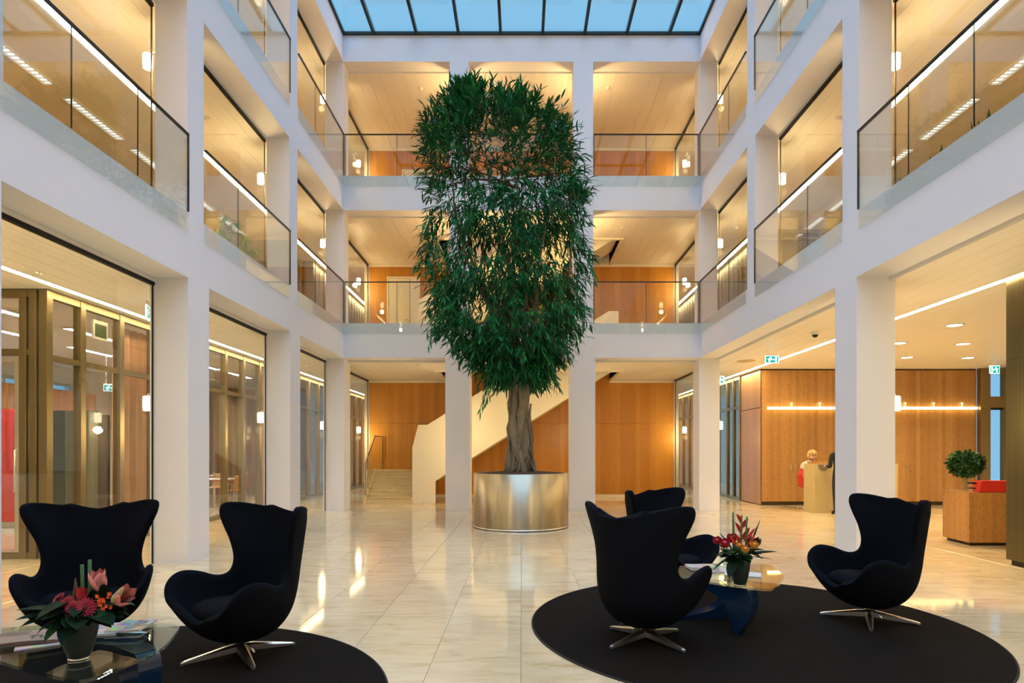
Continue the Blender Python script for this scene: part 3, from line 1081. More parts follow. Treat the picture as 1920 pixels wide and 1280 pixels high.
# felt screens seen through the partition
t = thing('privacy_screen', 'tall folded olive felt screen behind the bronze partition', 'screen', (-7.86, 10.05, 0), 0)
xs = [0, .07, .30, .54, .80, 1.0, 1.06]
ys = [.16, 0, -.06, -.08, -.05, .02, .2]
for k in range(6):
    d = Vector((xs[k + 1] - xs[k], ys[k + 1] - ys[k], 0))
    L = d.length
    bm = bmesh.new()
    box(bm, .003, L - .003, -.025, .025, .02, 2.14 if k not in (0, 5) else 2.08)
    o = obj('felt_panel', bm, (M['screengreen'], M['screengreen'], M['screengreen'], M['screenpale'], M['screenpale'], M['screendark'])[k], t, bevel=.008)
    o.location = (xs[k], ys[k], 0)
    o.rotation_euler = (0, 0, math.atan2(d.y, d.x))
t = thing('booth_panel', 'red upholstered booth panel seen through the glass door', 'screen', (-10.4, 11.9, 0), .1)
boxobj('pad', (0, .7, 0, .12, .12, 2.3), M['red'], t, .03)
boxobj('base', (.02, .68, .02, .10, 0, .12), M['alu'], t)
def meeting_table(label, x, y, rz):
    t = thing('meeting_table', label, 'table', (x, y, 0), rz, 'meeting tables')
    boxobj('table_top', (-.8, .8, -.4, .4, .715, .74), M['ledger'], t, .004)
    boxobj('edge', (-.79, .79, -.39, .39, .69, .715), M['red'], t)
    for sx in (-1, 1):
        for sy in (-1, 1):
            boxobj('leg', (sx * .74 - .02, sx * .74 + .02, sy * .34 - .02, sy * .34 + .02, 0, .69), M['alu'], t)
meeting_table('white meeting table with red edge behind the partition, nearer one', -8.55, 16.7, .1)
meeting_table('white meeting table with red edge behind the partition, further one', -9.9, 18.9, .0)
def office_chair():
    t = thing('meeting_chair', 'beech shell chair', 'chair', (0, 0, 0), 0, 'beech chairs round the meeting tables')
    bm = bmesh.new()
    rows = []
    prof = crom([(.24, .44), (.12, .45), (-.10, .44), (-.20, .47), (-.23, .60), (-.26, .84)], 14)
    for i, p in enumerate(prof):
        hw = .21 - .02 * (i / 14)
        rows.append([bm.verts.new((p[0] - .04 * (abs(s) ** 2) * 0, s * hw, p[1] + .02 * s * s)) for s in (-1, -.5, 0, .5, 1)])
    for a, b in zip(rows, rows[1:]):
        for i in range(4):
            bm.faces.new((a[i], a[i + 1], b[i + 1], b[i]))
    bmesh.ops.recalc_face_normals(bm, faces=bm.faces[:])
    r = bmesh.ops.solidify(bm, geom=bm.faces[:], thickness=.014)
    obj('shell', bm, M['officewood'], t, True)
    for sx in (-1, 1):
        for sy in (-1, 1):
            bm = bmesh.new()
            tube(bm, [(sx * .15, sy * .14, .44), (sx * .21, sy * .20, 0)], .011, 6)
            obj('leg', bm, M['alu'], t, True)
    return t
oc = office_chair()
oc['label'] = 'beech shell chair at the nearer meeting table, towards the corridor'
oc.location = (-7.5, 16.3, 0); oc.rotation_euler = (0, 0, 2.6)
dup(oc, 'beech shell chair at the nearer meeting table, on its entrance side', (-8.5, 15.9, 0), 1.5)
dup(oc, 'beech shell chair behind the nearer meeting table', (-8.6, 17.5, 0), -1.5)
dup(oc, 'beech shell chair at the further meeting table', (-10.1, 18.15, 0), 1.5)
dup(oc, 'beech shell chair next to the grey brown curtain', (-8.75, 19.2, 0), -2.9)

# ================================================================== lobby on the right
LY = 17.0
bm = bmesh.new()
box(bm, 6.56, 12.45, LY + .025, LY + .3, 0, CEIL[0])
box(bm, 6.56, 6.80, LY + .3, 18.50, 0, CEIL[0])
lw = struct(obj('wall_lobby', bm, M['skirt']), 'knotty bamboo clad wall of cupboard doors behind the reception')
nb = 5
pw = (12.45 - 6.54) / nb
for za, zb in ((.10, 2.62), (2.68, CEIL[0] - .04)):
    for k in range(nb):
        boxobj('panel', (6.54 + k * pw + .002, 6.54 + (k + 1) * pw - .002, LY, LY + .025, za, zb), M['lobbywood'], lw)
    for a, b in ((17.0, 18.5),):
        boxobj('panel', (6.535, 6.56, a, b, za if za > 1 else .02, zb if za > 1 else 2.66), M['lobbywood'], lw)
boxobj('groove', (6.54, 12.45, LY + .012, LY + .025, 2.62, 2.68), M['lobbywood'], lw)
for x in (7.35, 7.48, 10.52, 10.65):
    bm = bmesh.new()
    tube(bm, [(x, LY, 1.10), (x, LY - .035, 1.09), (x, LY - .035, .92), (x, LY, .91)], .009, 6)
    obj('door_handle', bm, M['alu'], lw, True)
t = thing('light_bar', 'long glowing light bar along the bamboo wall of the lobby', 'lamp', (6.70, LY - .06, 2.65))
boxobj('tube_light', (0, 5.72, -.035, .02, -.035, .035), M['bar'], t, .01)
boxobj('back_rail', (0, 5.72, .02, .06, -.02, .02), M['whitemetal'], t)
for k in range(7):
    x = .66 + k * .775
    bm = bmesh.new()
    lathe(bm, [(.012, .035), (.012, .12), (.022, .125), (.022, .15)], 10, (x, 0, 0))
    obj('peg', bm, M['bar'], t)
# entrance door frame at the end of the lobby
bm = bmesh.new()
for a, b in ((12.45, 12.72), (13.08, 13.2)):
    box(bm, a, b, 16.85, 16.99, 0, CEIL[0])
box(bm, 12.72, 13.08, 16.85, 16.99, 3.58, CEIL[0])
box(bm, 12.72, 13.08, 16.85, 16.99, 2.66, 2.96)
box(bm, 12.72, 13.08, 16.85, 16.99, 0, .1)
d = struct(obj('door_3', bm, M['bronze']), 'bronze framed entrance door with blue daylight beyond')
boxobj('pane', (12.72, 13.08, 16.92, 16.93, 2.96, 3.58), M['sky'], d)
boxobj('pane', (12.72, 13.08, 16.92, 16.93, .1, 2.66), M['sky'], d)
bm = bmesh.new()
box(bm, 12.72, 12.75, 16.90, 16.96, .1, 2.66)
box(bm, 12.75, 13.08, 16.90, 16.96, 2.60, 2.66)
obj('door_frame', bm, M['rail'], d)

# wooden desk
t = thing('reception_desk', 'knotty bamboo desk block beside the dark bronze wall', 'desk', (7.03, 9.76, 0))
pts = [(0, 0), (2.0, 0), (2.0, .70), (.06, .70)]
bm = bmesh.new()
prism(bm, pts, .05, .83, 'XY')
obj('body', bm, M['deskwood'], t)
bm = bmesh.new()
prism(bm, [(.05, .05), (1.95, .05), (1.95, .65), (.10, .65)], 0, .05, 'XY')
obj('plinth', bm, M['skirt'], t)
boxobj('desk_top', (.02, 1.98, .02, .68, .83, .836), M['deskwood'], t)
t = thing('desk_screen', 'red padded box screen standing on the bamboo desk', 'screen', (7.22, 9.80, .836))
bm = bmesh.new()
prism(bm, [(0.0, 0), (.9, 0), (.9, .185), (.035, .185)], 0, .16)
obj('pad', bm, M['red'], t, bevel=.012)
bm = bmesh.new()
tube(bm, [(.02, .10, .14), (-.10, .12, .145)], .014, 8)
tube(bm, [(.02, .10, .06), (-.08, .12, .065)], .010, 8)
obj('arm', bm, M['black'], t, True)

# stone counter
t = thing('stone_counter', 'pale stone reception counter in front of the bamboo wall', 'counter', (7.05, 14.94, 0))
bm = bmesh.new()
prism(bm, [(0, 0), (2.0, 0), (2.0, .45), (-.06, .45)], 0, 1.17, 'XY')
obj('body', bm, M['stone'], t)
boxobj('counter_ledge', (.10, 1.98, .30, .62, 1.17, 1.22), M['deskwood'], t, .004)
bm = bmesh.new()
n = 14
prism(bm, [(.21 + .135 * math.cos(PI + PI * i / n), 1.16 + .155 * math.sin(PI + PI * i / n)) for i in range(n + 1)], -.012, .0, 'XZ')
obj('half_round_patch', bm, pmat('grey_half_round', (.22, .19, .12), .5), t)  # thin half round on the counter front, greyer than the stone

# ================================================================== staircase
SY = 17.5
def staircase():
    t = thing('staircase', 'white stair with solid parapet rising behind the fig tree', 'staircase')
    rise, going, n = .18, .28, 5
    for k in range(n):
        y0 = SY + k * going
        bm = bmesh.new()
        box(bm, -4.36, -3.08, y0, YW - .02, k * rise, (k + 1) * rise - .035)
        obj('riser', bm, M['stairstone'], t)
        boxobj('tread', (-4.36, -3.08, y0 - .02, y0 + going + .0 if k < n - 1 else YW - .02, (k + 1) * rise - .034, (k + 1) * rise), M['stairstone'], t, .004)
        boxobj('string', (-4.45, -4.362, y0 - .02, y0 + going, max(0, (k - .5)) * rise, (k + 1) * rise + .05), M['stairstone'], t)
    # newel: a slab standing at the foot, front edge leaning back above waist height
    xa, xb = -3.08, -2.79
    boxobj('newel', (xa, xb, SY, SY + .12, 0.10, 1.335), M['cream'], t)
    boxobj('newel_foot', (xa + .004, xb - .004, SY + .004, SY + .116, 0, .10), M['cream'], t)
    bm = bmesh.new()
    prism(bm, [(xa, 1.338), (xb, 1.338), (-2.65, 2.22), (-2.914, 2.22), (xa, 1.575)], SY, SY + .12, 'XZ')
    obj('newel_top', bm, M['cream'], t)
    sl = .627
    # parapets of the two flights, underside and top parallel to the pitch
    for lv, dz in enumerate((0.0, 3.655)):
        bm = bmesh.new()
        xe = 2.73
        z2 = .64 + dz + (xe + 2.43) * sl
        zt = 5.42 + dz
        xt = -2.65 + (zt - 2.22 - dz) / sl
        if lv == 0:
            ptsq = [(-2.79, .10), (-2.43, .10), (-2.43, .64), (xe, z2), (xe, zt), (xt, zt), (-2.65, 2.22), (-2.79, 1.335)]
        else:
            ptsq = [(-2.9, 4.6), (-2.43, 4.6), (-2.43, .64 + dz), (xe, z2), (xe, zt), (xt, zt), (-2.66, 2.22 + dz), (-2.9, 2.08 + dz)]
        prism(bm, ptsq, SY, SY + .10, 'XZ')
        obj('parapet', bm, M['cream'], t)
        # sloping soffit of the flight behind it, and its steps
        bm = bmesh.new()
        prism(bm, [(-2.43, .64 + dz), (xe, z2), (xe, z2 + .22), (-2.43, .86 + dz)], SY + .10, 18.85, 'XZ')
        obj('soffit', bm, M['cream'], t)
        b2 = bmesh.new()
        box(b2, 0, .29, SY + .10, 18.85, 0, .18)
        me = bpy.data.meshes.new('step')
        b2.to_mesh(me)
        b2.free()
        for k in range(18):
            o = obj_me('step', me, M['stairstone'], t)
            o.location = (-2.43 + k * .287, 0, .86 + dz + k * .18)
        bm = bmesh.new()
        prism(bm, [(-2.43, .80 + dz), (xe, z2 + .16), (xe, zt), (xt, zt), (-2.43, 2.36 + dz)], 18.85, 18.92, 'XZ')
        obj('inner_parapet', bm, M['cream'], t)
    boxobj('skirting', (-2.785, -2.43, SY - .008, SY, 0.0, .10), M['cream'], t)
    # glass side of the first steps with its metal rail
    bm = bmesh.new()
    prism(bm, [(SY, .02), (18.65, .75), (YW - .05, .92), (YW - .05, 1.92), (18.65, 1.92), (SY, 1.12)], -4.405, -4.39, 'YZ')
    obj('glass_side', bm, M['railglass'], t)
    bm = bmesh.new()
    tube(bm, [(-4.397, SY, 0.0), (-4.397, SY, 1.13), (-4.397, 18.65, 1.935), (-4.397, YW - .05, 1.935), (-4.397, YW - .05, .92)], .016, 8)
    obj('handrail', bm, M['bronze'], t, True)
    return t
staircase()

# ================================================================== rugs
def rug(label, x, y, r):
    t = thing('round_rug', label, 'rug', (x, y, 0), 0, 'round dark rugs')
    bm = bmesh.new()
    lathe(bm, [(r - .012, 0.0005), (r - .008, .010), (r - .02, .0125)], 128)
    obj('pile', bm, M['rug'], t)
    bm = bmesh.new()
    lathe(bm, [(r - .010, 0.0005), (r, .001), (r, .009), (r - .012, .012)], 128, cap=False)
    obj('border', bm, M['rugedge'], t, True)
RL, RR = (-2.61, 3.47), (1.93, 5.355)
rug('round dark brown rug cut by the bottom left corner', *RL, 1.83)
rug('round dark brown rug under the three armchairs on the right', *RR, 1.845)
RZ = 0.0125

# ================================================================== egg shaped armchairs
def egg_grid():
    # t, spine (x,z), rim (x,y,z), approach direction at the rim
    K = [(0.00, (.330, .355), (.330, .00, .355), (0, 1, 0), 0),
         (0.05, (.322, .325), (.335, .14, .362), (0, 1, .05), 0),
         (0.11, (.300, .275), (.340, .26, .395), (.2, .8, .4), 0),
         (0.18, (.245, .215), (.345, .36, .465), (.3, .5, .8), 0),
         (0.26, (.175, .165), (.305, .41, .555), (.1, .3, 1), 0),
         (0.34, (.08, .140), (.205, .425, .605), (0, .2, 1), 0),
         (0.42, (-.03, .130), (.080, .405, .588), (.1, .1, 1), 0),
         (0.50, (-.15, .150), (-.040, .37, .540), (.3, .05, .95), .05),
         (0.58, (-.27, .220), (-.120, .335, .560), (.6, .2, .6), .15),
         (0.66, (-.36, .355), (-.150, .325, .655), (.85, .4, .1), .3),
         (0.74, (-.415, .535), (-.140, .358, .790), (.75, .65, 0), .45),
         (0.82, (-.450, .715), (-.115, .412, .915), (.65, .75, .1), .6),
         (0.88, (-.468, .825), (-.108, .448, 1.010), (.5, .75, .4), .75),
         (0.92, (-.478, .890), (-.140, .446, 1.075), (.3, .7, .7), .85),
         (0.95, (-.484, .935), (-.225, .375, 1.082), (.1, .75, .6), .9),
         (0.975, (-.488, .968), (-.320, .285, 1.060), (0, .9, .4), .95),
         (1.00, (-.491, .998), (-.405, .195, 1.034), (0, 1, .2), 1)]
    sp = crom([(a[0], 0, a[1]) for _, a, _, _, _ in K], 64)
    rm = crom([b for _, _, b, _, _ in K], 64)
    tr = crom([Vector(c).normalized() for _, _, _, c, _ in K], 64)
    fl = crom([Vector((k, 0, 0)) for _, _, _, _, k in K], 64)
    NS = 9
    rows = []
    for p, r, d, f in zip(sp, rm, tr, fl):
        d = d.normalized()
        L = (r - p).length
        k = min(1, max(0, f.x))
        e = r - p
        # low down a deep U, towards the head a shallow open scoop
        flat1 = p + Vector((e.x * .10, e.y * .40, e.z * .25))
        flat2 = p + Vector((e.x * .52, e.y * .74, e.z * .68))
        c1 = (p + Vector((0, L * .48, 0))).lerp(flat1, k)
        c2 = (r - d * (L * .42)).lerp(flat2, k)
        row = []
        for i in range(NS + 1):
            u = i / NS
            row.append(((1 - u) ** 3) * p + 3 * u * (1 - u) ** 2 * c1 + 3 * u * u * (1 - u) * c2 + u ** 3 * r)
        rows.append(row)
    return rows, NS
EG = egg_grid()
def egg_shell():
    rows, NS = EG
    bm = bmesh.new()
    V = []
    for row in rows[5:]:
        half = [bm.verts.new(q) for q in row]
        oth = [bm.verts.new((q.x, -q.y, q.z)) for q in row[1:]]
        V.append(list(reversed(oth)) + half)
    for a, b in zip(V, V[1:]):
        for i in range(2 * NS):
            bm.faces.new((a[i], a[i + 1], b[i + 1], b[i]))
    bmesh.ops.recalc_face_normals(bm, faces=bm.faces[:])
    return bm
def finish(o, *mods):
    dg = bpy.context.evaluated_depsgraph_get()
    dg.update()
    me = bpy.data.meshes.new_from_object(o.evaluated_get(dg))
    o.modifiers.clear()
    old = o.data
    o.data = me
    bpy.data.meshes.remove(old)
    for p in o.data.polygons:
        p.use_smooth = True
def egg_chair():
    t = thing('egg_armchair', 'egg', 'armchair', (0, 0, RZ), 0, 'black egg shaped armchairs')
    sh = obj('shell', egg_shell(), M['wool'], t, True)
    m = sh.modifiers.new('s', 'SOLIDIFY')
    m.thickness = 0.052
    m.offset = 0.0
    m = sh.modifiers.new('b', 'SUBSURF')
    m.levels = m.render_levels = 1
    finish(sh)
    # loose seat cushion, crowned, with a rounded front lip
    bm = bmesh.new()
    nu, nv = 28, 12
    top = []
    for j in range(nv + 1):
        f = j / nv * PI - PI / 2
        cz, cr = math.sin(f), max(0.02, abs(math.cos(f)) ** .55)
        ring = []
        for i in range(nu):
            a = 2 * PI * i / nu
            ca, sa = math.cos(a), math.sin(a)
            ex = .90 * abs(ca) ** .75 * (1 if ca > 0 else -1)
            ey = abs(sa) ** .75 * (1 if sa > 0 else -1)
            x = .020 + .300 * ex * cr
            y = (.335 - .05 * ex) * ey * cr
            z = .335 + .075 * cz * (1 + .25 * max(0, ex * .5)) + .05 * (x - .05)
            ring.append(bm.verts.new((x, y, z)))
        top.append(ring)
    for a, b in zip(top, top[1:]):
        for i in range(nu):
            k = (i + 1) % nu
            bm.faces.new((a[i], a[k], b[k], b[i]))
    bm.faces.new(list(reversed(top[0])))
    bm.faces.new(top[-1])
    obj('seat_cushion', bm, M['wool'], t, True)
    bm = bmesh.new()
    lathe(bm, [(.11, .150), (.10, .132), (.030, .122), (.030, .088), (.044, .086), (.046, .036), (.03, .03)], 24)
    obj('pedestal', bm, M['alu'], t, True)
    me = None
    for k in range(4):
        if me is None:
            bm = bmesh.new()
            sec = [(.02, .034, .034, .088), (.10, .032, .030, .079), (.25, .024, .016, .050), (.365, .017, .006, .028), (.385, .012, .006, .020)]
            rings = []
            for x, hw, zl, zh in sec:
                rings.append([bm.verts.new(c) for c in ((x, -hw, zl), (x, hw, zl), (x, hw, zh * .75 + zl * .25), (x, hw * .45, zh), (x, -hw * .45, zh), (x, -hw, zh * .75 + zl * .25))])
            for a, b in zip(rings, rings[1:]):
                for i in range(6):
                    bm.faces.new((a[i], a[(i + 1) % 6], b[(i + 1) % 6], b[i]))
            bm.faces.new(list(reversed(rings[0])))
            bm.faces.new(rings[-1])
            lathe(bm, [(.011, 0), (.011, .008)], 10, (.375, 0, 0))
            bmesh.ops.recalc_face_normals(bm, faces=bm.faces[:])
            lo = obj('leg', bm, M['alu'], t)
            me = lo.data
        else:
            lo = obj_me('leg', me, None, t)
        lo.location = (0, 0, 0)
        lo.rotation_euler = (0, 0, PI / 4 + k * PI / 2)
    bm = bmesh.new()
    tube(bm, [(.02, .05, .135), (.06, .14, .125), (.055, .20, .105), (.05, .24, .075)], .007, 8)
    obj('tilt_lever', bm, M['alu'], t, True)
    return t
egg = egg_chair()
def ang(fx, fy):
    return math.atan2(fy, fx)
CHAIRS = [((-3.34, 4.80), ang(.45, -.89), .6, 'black egg shaped armchair facing us behind the glass table with the lilies'),
          ((-2.045, 4.52), ang(-.54, -.85), math.radians(36.5), 'black egg shaped armchair turned three quarters to the left, on the left rug'),
          ((.973, 4.88), ang(.60, .80), math.radians(36.6), 'black egg shaped armchair seen from behind, nearest on the right rug'),
          ((1.53, 6.42), ang(.66, -.75), .5, 'black egg shaped armchair half hidden behind the one seen from its back'),
          ((3.05, 5.46), math.radians(-174), math.radians(-26.4), 'black egg shaped armchair standing alone on the right side of the right rug')]
for k, ((x, y), rz, legrot, lab) in enumerate(CHAIRS):
    if k == 0:
        egg.location, egg.rotation_euler, egg['label'] = (x, y, RZ), (0, 0, rz), lab
        c = egg
    else:
        c = dup(egg, lab, (x, y, RZ), rz)
    i = 0
    for ch in COL.objects:
        if ch.parent == c and ch.name.startswith('leg'):
            ch.rotation_euler = (0, 0, legrot - rz + i * PI / 2)
            i += 1

# ================================================================== glass coffee tables
def rounded_tri(vs, rad, n=14):
    """closed outline of bulging sides through three corners"""
    out = []
    vs = [Vector(v) for v in vs]
    c = sum(vs, Vector((0, 0))) / 3
    ctrl = []
    for i in range(3):
        a, b, d = vs[i - 1], vs[i], vs[(i + 1) % 3]
        u, v = (a - b).normalized(), (d - b).normalized()
        ctrl += [b + u * rad, b + (u + v) * rad * .28, b + v * rad]
        m = (b + d) / 2
        ctrl.append(m + (m - c).normalized() * .07)
    k = len(ctrl)
    for i in range(k):
        p0, p1, p2, p3 = ctrl[i - 1], ctrl[i], ctrl[(i + 1) % k], ctrl[(i + 2) % k]
        for j in range(6):
            u = j / 6
            out.append(0.5 * ((2 * p1) + (p2 - p0) * u + (2 * p0 - 5 * p1 + 4 * p2 - p3) * u * u + (3 * p1 - p0 - 3 * p2 + p3) * u ** 3))
    return [(p.x, p.y) for p in out]
def fin(bm, flip, th=.062):
    """one of the two alike base pieces: a slim arm that sweeps into a fin"""
    H = .385
    outer = crom([(-.06, H), (.20, H), (.45, H), (.66, H), (.79, H - .012), (.825, H - .08), (.815, H - .18), (.775, H - .29), (.725, .012), (.70, 0)], 30)if False else None
    o_ = [(-.05, H), (.70, H), (.79, H - .012), (.822, H - .06), (.825, H - .14), (.80, H - .25), (.745, .06), (.715, .004)]
    i_ = [(.672, .004), (.655, .07), (.628, .17), (.58, .245), (.50, .300), (.38, .332), (.2, .35), (-.05, .352)]
    oo = [Vector((a, b, 0)) for a, b in o_]
    ii = [Vector((a, b, 0)) for a, b in i_]
    pts = crom(oo, 26) + crom(ii, 26)
    pp = [(p.x, (H - p.y) if flip else p.y) for p in pts]
    prism(bm, pp, -th, th, 'XZ')
def coffee_table(label, base, rz1, tri, pivot):
    t = thing('coffee_table', label, 'table', (*base, RZ + .0015), 0, 'glass topped coffee tables')
    bm = bmesh.new()
    prism(bm, rounded_tri([(a - base[0], b - base[1]) for a, b in tri], .24), .386, .404, 'XY')
    obj('glass_top', bm, M['tableglass'], t, bevel=0)
    for k, (fl, rz) in enumerate(rz1):
        bm = bmesh.new()
        fin(bm, fl)
        bmesh.ops.recalc_face_normals(bm, faces=bm.faces[:])
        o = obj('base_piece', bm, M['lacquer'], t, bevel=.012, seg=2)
        o.location = (pivot[k][0] - base[0], pivot[k][1] - base[1], 0.0)
        o.rotation_euler = (0, 0, rz)
    return t
TZ = RZ + .4055
coffee_table('rounded glass coffee table on black wooden legs, with lilies, on the left rug', (-2.62, 3.48), [(False, ang(.75, -.50)), (True, ang(-.2, -.5) )],
             [(-2.07, 3.93), (-2.0, 2.84), (-3.42, 3.74)], [(-2.72, 3.86), (-2.75, 3.75)])
coffee_table('rounded glass coffee table on legs with painted blue sheen, with red heliconias, on the right rug', (1.78, 5.40), [(False, ang(.52, -.50)), (True, ang(.80, .12))],
             [(1.95, 4.74), (2.42, 5.98), (1.12, 5.72)], [(1.27, 5.54), (1.2, 5.48)])

# ================================================================== vases and flowers
def vase(label, x, y, r0, r1, h):
    t = thing('vase', label, 'vase', (x, y, TZ), 0, 'tapered grey vases')
    bm = bmesh.new()
    prof = [(r0 * .96, .010), (r0 * 1.02, .02), (r0 + (r1 - r0) * .45, h * .30), (r0 + (r1 - r0) * .80, h * .60), (r1, h * .88), (r1 * .99, h), (r1 * .93, h), (r1 * .92, h * .85), (r0 * .9, .05)]
    lathe(bm, prof, 32)
    obj('body', bm, M['silver'], t, True)
    bm = bmesh.new()
    lathe(bm, [(r0 * .97, 0), (r0 * 1.0, .004), (r0 * .97, .011)], 32)
    obj('foot_ring', bm, M['alu'], t, True)
    return t
vase('tapered grey vase on the left glass table, holding pink lilies', -2.30, 3.23, .050, .092, .235)
vase('tapered grey vase on the right glass table, holding red heliconias', 1.75, 4.98, .048, .083, .235)

def blade(bm, base, d, up, L, wid, droop=0.0, n=5, fold=.18, tipw=0.0, peak=.45):
    """a leaf or petal: a creased, curving strip that widens and comes to a point"""
    base, d, up = Vector(base), Vector(d).normalized(), Vector(up).normalized()
    side = d.cross(up)
    if side.length < 1e-3:
        side = d.cross(Vector((1, .2, 0)))
    side.normalize()
    nrm = side.cross(d).normalized()
    rows = []
    for i in range(n + 1):
        u = i / n
        c = base + d * (L * u) - nrm * (droop * L * u * u)
        wv = wid * .5 * (math.sin(PI * min(1, u ** (math.log(.5) / math.log(peak)))) ** .8 if 0 < u < 1 else (0.12 if u == 0 else tipw))
        rows.append((bm.verts.new(c - side * wv + nrm * wv * fold), bm.verts.new(c - nrm * wv * fold * .5), bm.verts.new(c + side * wv + nrm * wv * fold)))
    for a, b in zip(rows, rows[1:]):
        bm.faces.new((a[0], a[1], b[1], b[0]))
        bm.faces.new((a[1], a[2], b[2], b[1]))

def rvec(rx, ry, rz):
    return Vector((random.uniform(-rx, rx), random.uniform(-ry, ry), random.uniform(-rz, rz)))

def leaf_part(t, base, d, L, wid, mat, droop=.25, up=(0, 0, 1)):
    bm = bmesh.new()
    blade(bm, base, d, up, L, wid, droop, 7, .22)
    return obj('leaf', bm, mat, t, True)

